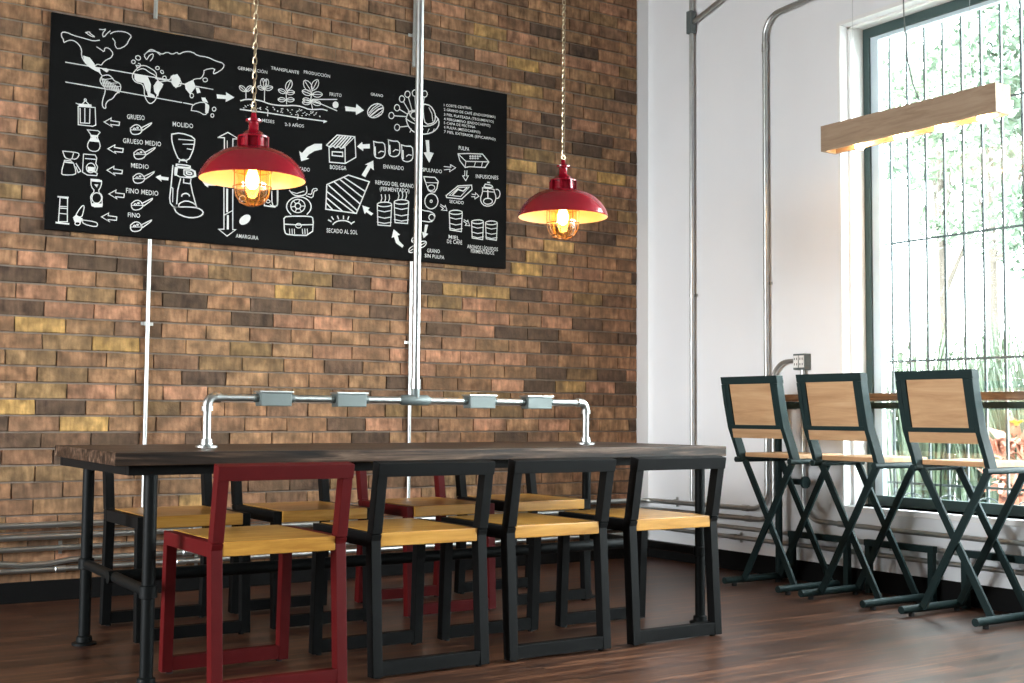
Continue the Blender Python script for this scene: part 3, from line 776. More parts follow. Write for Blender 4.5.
  ('s',1.4,'1215,123 1228,137 1364,150 1381,139 1377,48 1239,39 1219,51 1215,123'),
  ('s',1.3,'1218,94 1296,97 1376,106'),
  ('s',1,'1314,95 1312,90 1308,85 1303,82 1296,81 1289,82 1284,85 1281,89 1281,94 1284,99 1289,103 1295,105 1302,105 1308,103 1312,100 1314,95'),
  ('s',1.3,'1253,149 1234,166 1227,188 1234,211 1253,231 1281,244 1312,247 1340,240 1360,224 1368,202 1362,178 1344,158'),
  ('s',1.2,'1333,201 1329,186 1319,173 1305,164 1288,161 1272,164 1259,172 1252,185 1252,200 1258,214 1271,226 1287,232 1304,232 1318,226 1329,215 1333,201'),
  ('s',1.4,'1308,198 1307,192 1303,186 1297,183 1290,181 1284,183 1279,186 1276,192 1276,198 1278,204 1283,209 1290,212 1296,212 1302,209 1306,205 1308,198'),
  ('s',1,'1308,198 1328,200'),
  ('s',1,'1301,185 1312,170'),
  ('s',1,'1285,182 1277,164'),
  ('s',1,'1276,193 1256,188'),
  ('s',1,'1281,207 1267,220'),
  ('s',1,'1296,212 1301,231'),
  ('s',1.2,'1243,274 1262,255 1284,249 1330,258 1343,277 1338,306'),
  ('s',1,'1252,267 1284,262 1325,279'),
  ('s',1.1,'1339,255 1376,246 1380,285 1400,291 1398,302 1372,296 1369,266 1348,266'),
  ('s',1,'1247,71 1249,46'),
  ('s',1,'1261,72 1263,47'),
  ('s',1,'1274,73 1276,48'),
  ('s',1,'1319,77 1322,52'),
  ('s',1,'1333,79 1335,53'),
  ('s',1,'1347,80 1349,55'),
  ('s',1.2,'1145,259 1148,184 1173,182 1180,196 1179,267'),
  ('s',1.2,'1138,187 1148,184'),
 ],
 'chalk_siphon_handle': [
  ('s',1.3,'1105,215 1106,180 1164,178 1177,192 1175,267'),
  ('s',1,'1137,205 1136,202 1133,199 1130,197 1125,196 1121,196 1118,198 1116,201 1116,204 1118,208 1121,210 1125,212 1129,212 1133,210 1136,208 1137,205'),
  ('s',1,'1004,207 1002,201 998,196 993,193 986,191 979,192 974,196 971,201 971,206 974,212 979,216 985,219 992,219 998,216 1002,212 1004,207'),
 ],
 'chalk_steaming_barrels': [
  ('s',1.3,'1844,262 1841,256 1830,251 1814,247 1795,244 1778,244 1764,246 1757,250 1756,255 1764,261 1777,266 1795,269 1813,271 1830,270 1841,267 1844,262'),
  ('s',1.3,'1756,250 1762,140 1839,142 1845,259'),
  ('s',1.2,'1757,221 1800,216 1843,228'),
  ('s',1.2,'1758,186 1801,181 1844,192'),
  ('s',1.2,'1758,156 1801,152 1844,163'),
  ('s',1.1,'1778,270 1784,289 1780,309'),
  ('s',1.1,'1802,273 1807,291 1804,311'),
  ('s',1.1,'1825,275 1831,294 1828,314'),
  ('s',1.3,'1951,286 1947,281 1936,275 1920,271 1901,269 1883,268 1869,270 1861,274 1861,280 1869,285 1883,290 1900,294 1919,295 1936,294 1947,291 1951,286'),
  ('s',1.3,'1860,274 1867,163 1945,165 1951,284'),
  ('s',1.2,'1862,245 1906,240 1949,252'),
  ('s',1.2,'1862,209 1906,204 1950,216'),
  ('s',1.2,'1863,180 1907,175 1950,186'),
  ('s',1.1,'1883,294 1889,313 1885,333'),
  ('s',1.1,'1907,297 1913,316 1910,336'),
  ('s',1.1,'1931,300 1937,318 1934,339'),
 ],
 'chalk_pulping_machine': [
  ('s',1.3,'2044,439 2141,444 2126,360 2079,357 2062,393 2044,439'),
  ('s',1,'2056,407 2139,414'),
  ('s',1.3,'2138,310 2134,291 2124,276 2108,265 2091,261 2074,265 2060,276 2053,292 2053,310 2060,327 2073,341 2090,348 2107,348 2123,341 2134,327 2138,310'),
  ('s',1,'2100,306 2100,303 2098,300 2096,299 2093,298 2090,299 2088,300 2087,303 2087,306 2088,309 2090,311 2093,312 2095,312 2098,311 2100,309 2100,306'),
  ('s',1,'2116,384 2114,378 2109,372 2101,367 2091,366 2082,367 2075,370 2072,376 2071,383 2075,389 2082,394 2091,397 2100,398 2109,395 2114,391 2116,384'),
  ('s',1.3,'1983,251 2002,263 2041,247 2092,247 2121,230 2115,205 2093,186 2042,188 1992,188 1985,251'),
  ('s',1.2,'2116,216 2115,208 2110,202 2104,198 2096,196 2089,198 2084,202 2080,209 2080,216 2083,223 2089,229 2096,232 2103,232 2110,228 2115,223 2116,216'),
 ],
 'chalk_trough': [
  ('s',1.3,'2266,596 2330,606 2431,615 2474,575 2450,539 2343,531 2314,523 2278,559 2266,596'),
  ('s',1.3,'2266,596 2319,559 2474,575'),
  ('s',1,'2319,559 2314,525'),
  ('s',1,'2384,564 2373,532'),
  ('s',1,'2432,570 2423,538'),
  ('s',0.8,'2353,593 2353,591 2351,590 2350,589 2348,589 2346,589 2344,590 2344,591 2344,592 2344,593 2346,594 2348,595 2350,595 2351,595 2353,594 2353,593'),
  ('s',0.8,'2370,595 2369,593 2368,592 2366,591 2364,591 2362,591 2361,592 2360,593 2360,594 2361,596 2362,597 2364,597 2366,597 2368,597 2369,596 2370,595'),
  ('s',0.8,'2386,597 2386,596 2385,594 2383,594 2381,593 2379,593 2378,594 2377,595 2377,596 2378,598 2379,599 2381,599 2383,599 2385,599 2386,598 2386,597'),
  ('s',0.8,'2403,599 2402,598 2401,596 2400,596 2398,595 2396,595 2394,596 2393,597 2393,598 2394,600 2396,601 2398,601 2399,601 2401,601 2402,600 2403,599'),
  ('s',0.8,'2420,601 2419,600 2418,599 2416,598 2414,597 2412,597 2411,598 2410,599 2410,600 2411,602 2412,603 2414,603 2416,604 2418,603 2419,602 2420,601'),
  ('s',0.8,'2353,580 2353,579 2352,578 2350,577 2348,577 2346,577 2345,578 2344,579 2344,580 2345,581 2346,582 2348,583 2350,583 2352,583 2353,582 2353,580'),
  ('s',0.8,'2370,583 2369,581 2368,580 2366,579 2364,579 2363,579 2361,580 2360,581 2360,582 2361,583 2363,584 2364,585 2366,585 2368,585 2369,584 2370,583'),
  ('s',0.8,'2386,585 2386,583 2385,582 2383,581 2381,581 2379,581 2378,582 2377,583 2377,584 2378,585 2379,586 2381,587 2383,587 2385,587 2386,586 2386,585'),
  ('s',0.8,'2403,587 2403,585 2401,584 2400,583 2398,583 2396,583 2394,584 2394,585 2394,586 2394,587 2396,588 2398,589 2400,589 2401,589 2403,588 2403,587'),
 ],
 'chalk_drying_tray': [
  ('s',1.3,'2190,347 2268,411 2359,426 2362,401 2292,338 2194,337 2190,347'),
  ('s',1.1,'2211,351 2274,402 2344,414 2286,352 2211,351'),
  ('s',1.6,'2234,357 2268,391 2303,385 2327,407'),
 ],
 'chalk_infusion_jug': [
  ('s',1.3,'2433,419 2512,420 2512,407 2528,373 2512,330 2470,313 2432,320 2417,351 2434,394 2433,419'),
  ('s',1.3,'2451,442 2493,441 2506,427 2439,423 2451,442'),
  ('s',1.2,'2525,418 2534,421 2542,418 2549,412 2553,402 2553,390 2549,380 2543,371 2534,367 2526,368'),
  ('s',1.3,'2501,347 2499,340 2491,333 2480,329 2467,326 2455,327 2445,331 2440,337 2440,345 2445,352 2454,358 2467,361 2480,362 2491,359 2499,354 2501,347'),
  ('s',1.6,'2469,408 2470,367'),
  ('s',1,'2434,399 2512,402'),
  ('s',1.6,'2467,454 2481,454'),
 ],
 'chalk_liquid_barrels': [
  ('s',1.3,'2298,263 2294,257 2284,252 2268,248 2250,246 2233,246 2220,248 2213,252 2213,257 2220,262 2233,267 2250,270 2268,271 2283,270 2294,267 2298,263'),
  ('s',1.3,'2212,252 2218,154 2293,151 2298,260'),
  ('s',1.1,'2213,225 2255,219 2297,229'),
  ('s',1.1,'2214,192 2256,186 2297,196'),
  ('s',1.1,'2214,165 2256,159 2298,169'),
  ('s',1.3,'2441,221 2438,217 2428,212 2413,208 2397,206 2381,206 2368,208 2361,212 2361,216 2368,221 2381,225 2397,228 2413,230 2428,229 2438,226 2441,221'),
  ('s',1.3,'2361,212 2366,121 2437,118 2441,220'),
  ('s',1.1,'2362,187 2401,181 2441,190'),
  ('s',1.1,'2362,156 2402,150 2441,159'),
  ('s',1.1,'2363,131 2402,125 2441,134'),
  ('s',1.3,'2536,224 2532,219 2522,215 2508,211 2491,209 2475,209 2463,211 2456,214 2456,219 2463,224 2475,228 2491,231 2508,232 2522,231 2532,228 2536,224'),
  ('s',1.3,'2455,215 2461,125 2531,122 2536,222'),
  ('s',1.1,'2457,190 2496,184 2535,194'),
  ('s',1.1,'2457,160 2496,154 2535,163'),
  ('s',1.1,'2457,135 2496,129 2535,138'),
 ],
 'chalk_lettering': [
  ('t', 'GRUESO', 394, 533, 479, 538, 394, 558),
  ('t', 'GRUESO MEDIO', 377, 413, 563, 419, 376, 438),
  ('t', 'MEDIO', 419, 297, 505, 299, 418, 321),
  ('t', 'FINO MEDIO', 398, 171, 555, 172, 398, 197),
  ('t', 'FINO', 410, 54, 469, 55, 409, 78),
  ('t', 'MOLIDO', 618, 528, 722, 531, 617, 553),
  ('t', 'AMARGURA', 956, 1, 1077, -1, 956, 22),
  ('t', 'GERMINACIÓN', 948, 868, 1108, 871, 947, 886),
  ('t', 'TRANSPLANTE', 1128, 898, 1284, 898, 1127, 916),
  ('t', 'PRODUCCIÓN', 1312, 907, 1463, 907, 1312, 925),
  ('t', 'FRUTO', 1463, 810, 1533, 813, 1462, 830),
  ('t', '3 MESES', 1063, 615, 1152, 616, 1062, 633),
  ('t', '2-3 AÑOS', 1211, 612, 1318, 617, 1211, 630),
  ('t', 'GRANO', 1707, 849, 1782, 850, 1707, 866),
  ('t', '1 CORTE CENTRAL', 2170, 857, 2355, 865, 2170, 873),
  ('t', '2 GRANO DE CAFÉ (ENDOSPERMA)', 2170, 832, 2518, 837, 2170, 848),
  ('t', '3 PIEL PLATEADA (TEGUMENTO)', 2171, 804, 2506, 808, 2170, 820),
  ('t', '4 PERGAMINO (ENDOCARPIO)', 2171, 778, 2482, 782, 2171, 794),
  ('t', '5 CAPA DE PECTINA', 2171, 755, 2380, 759, 2171, 771),
  ('t', '6 PULPA (MESOCARPIO)', 2172, 731, 2414, 733, 2171, 747),
  ('t', '7 PIEL EXTERIOR (EPICARPIO)', 2172, 705, 2519, 706, 2172, 721),
  ('t', 'BODEGA', 1472, 415, 1568, 419, 1472, 439),
  ('t', 'ENVASADO', 1791, 456, 1917, 460, 1791, 480),
  ('t', 'TOSTADO', 1252, 384, 1356, 386, 1252, 406),
  ('t', 'REPOSO DEL GRANO', 1743, 363, 1982, 367, 1742, 387),
  ('t', '(FERMENTADO)', 1771, 330, 1954, 338, 1771, 354),
  ('t', 'SECADO AL SOL', 1458, 72, 1640, 77, 1457, 97),
  ('t', 'DESPULPADO', 2004, 467, 2161, 471, 2003, 490),
  ('t', 'PULPA', 2270, 621, 2341, 621, 2269, 645),
  ('t', 'INFUSIONES', 2387, 470, 2540, 479, 2387, 494),
  ('t', 'SECADO', 2213, 308, 2307, 309, 2213, 328),
  ('t', 'MIEL', 2209, 105, 2279, 102, 2208, 128),
  ('t', 'DE CAFÉ', 2199, 78, 2299, 77, 2199, 101),
  ('t', 'ABONOS LÍQUIDOS', 2333, 60, 2541, 59, 2333, 83),
  ('t', 'FERMENTADOS', 2358, 36, 2516, 35, 2357, 59),
  ('t', 'GRANO', 2071, 15, 2153, 16, 2071, 38),
  ('t', 'SIN PULPA', 2056, -14, 2183, -16, 2055, 8),
 ],
}

# ------------------------------------------------------------------ menu board with white line drawings
BX, BZ, BY = -3.693, 1.764, -.036
brd = thing('wall_chart', 'long black illustrated board with white coffee drawings on the brick wall', 'wall chart', (-3.685, -.03, 1.738))
def B(mb, name, m, **k):
    o = mb.obj(name, m, brd, **k); o.matrix_parent_inverse = Matrix.Translation(brd.location).inverted(); return o
B(MB().box(-3.664, -1.094, BY, -.016, 1.724, 2.757), 'board_panel', M['board'], bevel=.002)
def ribbon(mb, pts, wd):
    P = [Vector((p[0], p[1])) for p in pts]
    P = [p for i, p in enumerate(P) if i == 0 or (p-P[i-1]).length > 1e-5]
    n = len(P)
    if n < 2: return
    closed = (P[0]-P[-1]).length < 1e-4 and n > 3
    if closed: P = P[:-1]; n -= 1
    vs = []
    for i in range(n):
        a = P[i]-P[i-1] if (i or closed) else None; c = P[(i+1) % n]-P[i] if (i < n-1 or closed) else None
        t = Vector((0, 0))
        if a: t += a.normalized()
        if c: t += c.normalized()
        if t.length < 1e-3: t = (a or c)
        t = t.normalized(); k = 1.0
        if a and c: k = 1/max(.5, t.dot(c.normalized()))
        nn = Vector((-t.y, t.x))*wd/2*k
        q = P[i]
        if not closed and i == 0: q = q - t*wd*.4
        if not closed and i == n-1: q = q + t*wd*.4
        for s_ in (1, -1): v = q+nn*s_; vs.append((BX+v.x, BY-.0012, BZ+v.y))
    mb.add(vs, [(2*i, 2*i+1, (2*i+3) % (2*n), (2*i+2) % (2*n)) for i in range(n if closed else n-1)])
def letters(mb, s, x0, z0, x1, z1, xt, zt):
    cu = bpy.data.curves.new('lettering', 'FONT'); cu.body = s; cu.offset = .006; cu.resolution_u = 2; cu.space_character = 1.05
    to = bpy.data.objects.new('lettering', cu); C.objects.link(to)
    dg = bpy.context.evaluated_depsgraph_get(); me = bpy.data.meshes.new_from_object(to.evaluated_get(dg))
    xs = [v.co.x for v in me.vertices]; a, c = min(xs), max(xs)
    L = math.hypot(x1-x0, z1-z0)/1000; hh = math.hypot(xt-x0, zt-z0)/1000
    an = math.atan2(z1-z0, x1-x0); ux, uz = math.cos(an), math.sin(an)
    vs = []
    for v in me.vertices:
        p = (v.co.x-a)/(c-a)*L; q = v.co.y/.70*hh*.92
        vs.append((BX+x0/1000+p*ux-q*uz, BY-.0012, BZ+z0/1000+p*uz+q*ux))
    mb.add(vs, [tuple(p.vertices) for p in me.polygons])
    bpy.data.objects.remove(to); bpy.data.curves.remove(cu); bpy.data.meshes.remove(me)
sheets = []
SMOOTH = ('chalk_world_map', 'chalk_coffee_grinder', 'chalk_coffee_plants', 'chalk_cherry_section', 'chalk_portafilter', 'chalk_dripper_jug', 'chalk_hourglass_brewer', 'chalk_siphon_brewer', 'chalk_scoop', 'chalk_infusion_jug', 'chalk_packets', 'chalk_pulping_machine', 'chalk_roaster')
for gname, items in ART.items():
    if gname in ('chalk_arrow', 'chalk_lettering'): sheets += [(gname, [it]) for it in items]
    else: sheets.append((gname.split('#')[0], items))
for gname, items in sheets:
    mb = MB()
    for it in items:
        if it[0] == 't': letters(mb, *it[1:]); continue
        P = [tuple(float(c)/1000 for c in q.split(',')) for q in it[2].split()]
        if it[0] == 's' and len(P) > 4 and gname in SMOOTH:
            Q = [P[0]]
            for a_, c_ in zip(P, P[1:]): Q += [(a_[0]*.75+c_[0]*.25, a_[1]*.75+c_[1]*.25), (a_[0]*.25+c_[0]*.75, a_[1]*.25+c_[1]*.75)]
            P = Q+[P[-1]]
        if it[0] == 's': ribbon(mb, P, .0044*it[1])
        else: mb.add([(BX+x, BY-.0013, BZ+z) for x, z in P], [tuple(range(len(P)))])
    o = B(mb, gname.replace('chalk_', '')+('_drawing' if 'lettering' not in gname else ''), M['chalk'])

# ------------------------------------------------------------------ chairs
def make_chair(label, cat='chair'):
    t = thing('dining_chair', label, cat, (0, 0, 0), 0, 'square framed chairs around the long table')
    hw, w_, d_ = .226, .036, .042          # half outer width, member width, member depth
    for s in (-1, 1):
        x = s*(hw-w_/2)
        MB().strip([(x, -.24, .006), (x, -.212, .455), (x, -.222, .478)], w_, d_).obj('rear_leg', M['black'], t, bevel=.002)
        MB().strip([(x, -.222, .478), (x, -.262, .700)], w_, d_).obj('back_post', M['black'], t, bevel=.002)
        MB().strip([(x, .235, .006), (x, .215, .43)], w_, d_*.9).obj('front_leg', M['black'], t, bevel=.002)
        MB().beam((x, -.215, .452), (x, .235, .452), w_-.002, .046).obj('side_rail', M['black'], t, bevel=.002)
    MB().beam((-hw-.001, -.262, .691), (hw+.001, -.262, .691), .046, d_+.004, (0, -.18, 1)).obj('top_rail', M['black'], t, bevel=.002)
    MB().beam((-hw+w_, -.238, .032), (hw-w_, -.238, .032), .046, d_-.003, (0, 0, 1)).obj('rear_floor_rail', M['black'], t, bevel=.002)
    MB().beam((-hw+w_, .234, .032), (hw-w_, .234, .032), .046, d_*.9-.003, (0, 0, 1)).obj('front_floor_rail', M['black'], t, bevel=.002)
    MB().box(-hw+w_, hw-w_, -.232, .245, .431, .477).obj('seat', M['seat'], t, bevel=.004)
    for sx in (-1, 1):
        for sy in (-.235, .23): MB().lathe([(0, 0), (.011, 0), (.011, .008), (0, .008)], (sx*(hw-.03), sy, 0), 10).obj('foot_pad', M['rubber'], t)
    return t
RED = {M['black']: M['red']}
ch = make_chair('black framed chair, second from left in the near row, back to the viewer')
ch.location = (-2.868, -2.062, 0)
dup(ch, (-3.423, -2.085, 0), 0, 'red framed chair with yellow wood seat at the near left end of the table', RED)
dup(ch, (-2.328, -2.058, 0), 0, 'black framed chair in the near row between the second and the rightmost chair')
dup(ch, (-1.762, -2.050, 0), 0, 'black framed chair at the near right end of the table, last of the near row')
dup(ch, (-3.345, -1.055, 0), PI, 'black framed chair at the far left end of the table facing the viewer')
dup(ch, (-2.790, -1.040, 0), PI, 'black framed chair on the far side, just behind the near red chair')
dup(ch, (-2.185, -1.050, 0), PI, 'red framed chair on the wall side of the table facing the viewer', RED)
dup(ch, (-1.640, -1.035, 0), PI, 'black framed chair at the far right end of the table facing the viewer')

# ------------------------------------------------------------------ long table
tb = thing('dining_table', 'long dark stained wooden communal table on black pipe legs', 'table', (-2.6, -1.61, 0))
def TB(mb, name, m, par=None, **k):
    o = mb.obj(name, m, par or tb, **k); o.matrix_parent_inverse = Matrix.Translation(tb.location).inverted() if par is None else par.matrix_parent_inverse.copy()
    if par is not None: o.matrix_parent_inverse = Matrix.Identity(4)
    return o
TX0, TX1, TY0, TY1, TZ = -3.875, -1.31, -2.10, -1.14, .747
TB(MB().add([(-3.885, TY0, .705), (TX1, TY0, .705), (TX1, TY1, .705), (-3.845, TY1, .705), (-3.885, TY0, TZ), (TX1, TY0, TZ), (TX1, TY1, TZ), (-3.845, TY1, TZ)], [(3, 2, 1, 0), (4, 5, 6, 7), (0, 1, 5, 4), (1, 2, 6, 5), (2, 3, 7, 6), (3, 0, 4, 7)]), 'tabletop', M['table'], bevel=.003)
b = MB().box(-3.83, -1.38, -2.055, -2.02, .672, .704).box(-3.83, -1.38, -1.20, -1.165, .672, .704).box(-3.83, -3.795, -2.02, -1.20, .672, .704).box(-1.415, -1.38, -2.02, -1.20, .672, .704)
TB(b, 'table_frame', M['black'], bevel=.002)
for lx in (-3.752, -1.403):
    for ly in (-2.035, -1.190):
        lx_ = lx+((.022 if lx < -2 else .032) if ly > -1.5 else 0)
        lg = TB(MB().tube([(lx_, ly, .01), (lx_, ly, .672)], .0215, 14), 'table_leg', M['blackpipe'], smooth=True)
        TB(MB().lathe([(0, 0), (.045, 0), (.045, .008), (.03, .012), (.028, .03), (.0215, .034)], (lx_, ly, 0), 18), 'leg_flange', M['blackpipe'], lg, smooth=True)
        TB(MB().lathe([(.0215, .28), (.029, .283), (.029, .32), (.0215, .323)], (lx_, ly, 0), 14), 'leg_coupling', M['blackpipe'], lg, smooth=True)
    TB(MB().tube([(lx, -2.035, .30), (lx_, -1.19, .30)], .019, 12), 'end_stretcher', M['blackpipe'], smooth=True)
TB(MB().tube([(-3.765, -1.61, .30), (-1.397, -1.61, .30)], .0225, 12), 'foot_rail', M['blackpipe'], smooth=True)

# pipe rail with socket boxes on the table
RZ = .930
rl = thing('socket_rail', 'galvanised pipe rail with grey socket boxes standing on the table', 'power rail', (-2.56, -1.62, TZ))
def RL(mb, name, m, **k):
    o = mb.obj(name, m, rl, **k); o.matrix_parent_inverse = Matrix.Translation(rl.location).inverted(); return o
x0, x1, y = -3.425, -1.70, -1.62
RL(MB().tube([(x0+.03, y, RZ), (x1-.03, y, RZ)], .0135, 12), 'rail_pipe', M['steel'], smooth=True)
for sx, xx in ((1, x0), (-1, x1)):
    RL(MB().tube([(xx, y, TZ+.01), (xx, y, RZ-.035)], .0150, 12), 'post', M['steel'], smooth=True)
    e = MB().tube(arc((xx+sx*.032, y, RZ-.032), .032, 180, 90, (sx, 0, 0), (0, 0, 1), 6), .018, 12)
    e.tube([(xx, y, RZ-.05), (xx, y, RZ-.032)], .021, 12).tube([(xx+sx*.03, y, RZ), (xx+sx*.048, y, RZ)], .020, 12)
    RL(e, 'elbow', M['steel'], smooth=True)
    RL(MB().lathe([(0, 0), (.040, 0), (.040, .006), (.022, .010), (.020, .030), (.0135, .032)], (xx, y, TZ), 20), 'post_flange', M['steel'], smooth=True)
for bx in (-3.168, -2.855, -2.255, -1.965):
    q = RL(MB().box(bx-.062, bx+.062, y-.028, y+.028, RZ-.030, RZ+.020).tube([(bx-.080, y, RZ), (bx+.080, y, RZ)], .0165, 10), 'socket_box', M['box'], bevel=.003)
    RL(MB().box(bx-.068, bx+.068, y-.033, y+.033, RZ+.020, RZ+.027), 'box_lid', M['steel'], bevel=.002)
b = MB().tube([(-2.635, y, RZ), (-2.62, y, RZ), (-2.505, y, RZ), (-2.49, y, RZ)], [.012, .021, .021, .012], 14).tube([(-2.560, y, RZ), (-2.560, y, RZ+.045)], .018, 12)
RL(b, 'junction_fitting', M['box'], smooth=True)
# conduit dropping from the ceiling to the rail
cdt = thing('ceiling_conduit', 'tall galvanised conduit dropping from the ceiling to the table rail', 'pipe', (-2.575, -1.62, RZ+.046))
def rel(par, mb, name, m, **k):
    o = mb.obj(name, m, par, **k); o.matrix_parent_inverse = Matrix.Translation(par.location).inverted(); return o
rel(cdt, MB().tube([(-2.560, y, RZ+.046), (-2.558, y, HC)], .0155, 14), 'pipe', M['steel'], smooth=True)
rel(cdt, MB().tube([(-2.560, y, RZ+.046), (-2.560, y, RZ+.085)], .020, 12), 'coupling', M['steel'], smooth=True)

# ------------------------------------------------------------------ pendants
def make_pendant(label, x, y, zr):
    t = thing('pendant_lamp', label, 'lamp', (x, y, zr), 0, 'red enamel pendants over the table')
    out = [(.198, -.004), (.200, .000), (.196, .014), (.188, .032), (.172, .056), (.150, .078), (.122, .097), (.092, .109), (.070, .114)]
    MB().lathe(out, n=48).obj('shade', M['lred'], t, smooth=True)
    MB().lathe([(.1975, -.004), (.1955, .000), (.191, .014), (.183, .032), (.167, .054), (.146, .075), (.119, .093), (.09, .105), (.0, .108)], n=48).obj('shade_lining', M['lwhite'], t, smooth=True)
    b = MB().lathe([(.070, .112), (.062, .120), (.050, .122), (.048, .160), (.060, .163), (.060, .170), (.046, .176), (.036, .190), (.024, .198), (.020, .204), (.018, .236), (.030, .240), (.031, .248), (.020, .252), (.011, .262), (.009, .280), (.0, .282)], n=28)
    NK = lambda z: .112+(z-.112)*.84
    b.v = [(v[0], v[1], NK(v[2])) for v in b.v]
    for k in range(8):
        a = k*PI/4; b.beam((.056*math.cos(a), .056*math.sin(a), .116), (.056*math.cos(a), .056*math.sin(a), .157), .008, .012, (-math.sin(a), math.cos(a), 0))
    b.obj('collar', M['lred'], t, smooth=True)
    MB().torus((0, 0, .265), .010, .0025, (0, 1, 0), 1.).obj('hook_ring', M['brass'], t, smooth=True)
    MB().lathe([(.056, .085), (.060, .06), (.062, .0), (.062, -.03), (.057, -.058), (.042, -.08), (.020, -.092), (.0, -.094)], n=28).obj('glass_jar', M['jar'], t, smooth=True)
    b = MB()
    for k in range(4):
        a = k*PI/4
        u = Vector((math.cos(a), math.sin(a), 0)); pr = [(.072, .10), (.072, -.03), (.066, -.062), (.048, -.088), (.022, -.101), (0, -.104)]
        b.tube([u*r+Vector((0, 0, z)) for r, z in pr]+[-u*r+Vector((0, 0, z)) for r, z in reversed(pr[:-1])], .0017, 6)
    b.torus((0, 0, -.032), .072, .002, n=28).torus((0, 0, .03), .072, .002, n=28).torus((0, 0, -.088), .048, .0017, n=24)
    b.obj('wire_guard', M['cagewire'], t, smooth=True)
    bl = MB().lathe([(.0, -.040), (.012, -.037), (.021, -.026), (.025, -.010), (.024, .006), (.016, .030), (.012, .045)], n=20).obj('bulb', M['bulb'], t, smooth=True)
    MB().lathe([(.013, .045), (.016, .046), (.018, .06), (.018, .107), (.0, .107)], n=16).obj('socket', M['brass'], t, smooth=True)
    b = MB(); z = .272; k = 0
    while z+zr < HC-.02:
        b.torus((0, 0, z+.012), .0078, .0024, (1, 0, 0) if k % 2 else (0, 1, 0), 1.0, 10, 5)
        # stretch the link
        nv = 50
        for i in range(len(b.v)-nv, len(b.v)):
            vx = b.v[i]; b.v[i] = (vx[0], vx[1], (z+.012)+(vx[2]-z-.012)*2.0)
        z += .0285; k += 1
    b.obj('chain', M['brass'], t, smooth=True)
    return t
make_pendant('red enamel pendant lamp on a chain, the left and nearer one of the two', -3.262, -1.60, 1.756)
p2 = make_pendant('red enamel pendant lamp on a chain in front of bare brick, right of the board', -1.815, -1.60, 1.754)

# wooden beam lamp by the window
LX0, LX1, LY0, LY1, LZ0, LZ1 = -.405, -.300, -2.80, -1.82, 2.183, 2.310
lm = thing('beam_lamp', 'hanging wooden beam lamp with four glowing bulbs in front of the window', 'lamp', (-.35, -2.31, LZ0))
b = MB().box(LX0, LX0+.015, LY0, LY1, LZ0, LZ1).box(LX1-.015, LX1, LY0, LY1, LZ0, LZ1).box(LX0+.015, LX1-.015, LY0, LY1, LZ0+.03, LZ1)
b.box(LX0+.015, LX1-.015, LY0, LY0+.015, LZ0, LZ0+.03).box(LX0+.015, LX1-.015, LY1-.015, LY1, LZ0, LZ0+.03)
rel(lm, b, 'wooden_housing', M['beam'])
for yy in (-2.02, -2.25, -2.48, -2.70):
    rel(lm, MB().lathe([(0, -.026), (.014, -.022), (.024, -.010), (.026, .004), (.020, .018), (.012, .026)], (-.352, yy, LZ0+.004), 18), 'bulb', M['spot'], smooth=True)
rel(lm, MB().tube([(-.35, -2.285, HC), (-.35, -2.28, 3.0), (-.35, -2.285, 2.75), (-.35, -2.30, 2.55), (-.35, -2.33, 2.42), (-.35, -2.375, LZ1)], .0034, 6), 'power_cord', M['cable'], smooth=True)
for yy in (-1.98, -2.64): rel(lm, MB().tube([(-.35, yy, LZ1), (-.35, yy, HC)], .0010, 5), 'suspension_wire', M['steel'])

# ------------------------------------------------------------------ window counter
ct = thing('window_counter', 'narrow brown wood bar counter along the window on a dark steel frame', 'counter', (-.15, -3.0, 0))
rel(ct, MB().box(-.30, -.045, -4.6, -1.36, .955, .990), 'countertop', M['counter'], bevel=.003)
rel(ct, MB().box(-.285, -.25, -4.6, -1.33, .918, .945).box(-.085, -.05, -4.6, -1.36, .918, .945), 'steel_rail', M['stool'])
b = MB()
for yy in (-1.38, -2.4, -3.5, -4.58): b.box(-.25, -.085, yy-.015, yy+.015, .918, .954)
rel(ct, b, 'cross_bearer', M['stool'])
ps = rel(ct, MB().tube([(-.085, -1.21, 0), (-.085, -1.21, .93)], .019, 12), 'post', M['stool'], smooth=True)
rel(ct, MB().tube([(-.085, -1.21, .93), (-.085, -1.34, .93)], .015, 10), 'post_arm', M['stool'], smooth=True)
rel(ct, MB().tube([(-.085, -1.215, .53), (-.085, -1.40, .53)], .016, 10).tube([(-.085, -1.395, .53), (-.085, -1.41, .53)], .033, 12), 'side_stub', M['stool'], smooth=True)
# foot rails
def footrest(y0, y1, label):
    t = thing('foot_rest', label, 'foot rest', (-.072, (y0+y1)/2, 0), 0, 'low foot rests under the window counter')
    h = (y0-y1)/2
    MB().beam((0, -h, .25), (0, h, .25), .032, .032).obj('bar', M['stool'], t, bevel=.002)
    for s in (-1, 1): MB().beam((0, s*(h-.02), 0), (0, s*(h-.02), .235), .030, .030).obj('leg', M['stool'], t, bevel=.002)
footrest(-1.275, -1.69, 'low black metal foot rest behind the leftmost bar stool')
footrest(-1.79, -2.205, 'low black metal foot rest behind the middle bar stool')
footrest(-2.35, -2.79, 'low black metal foot rest behind the rightmost bar stool')

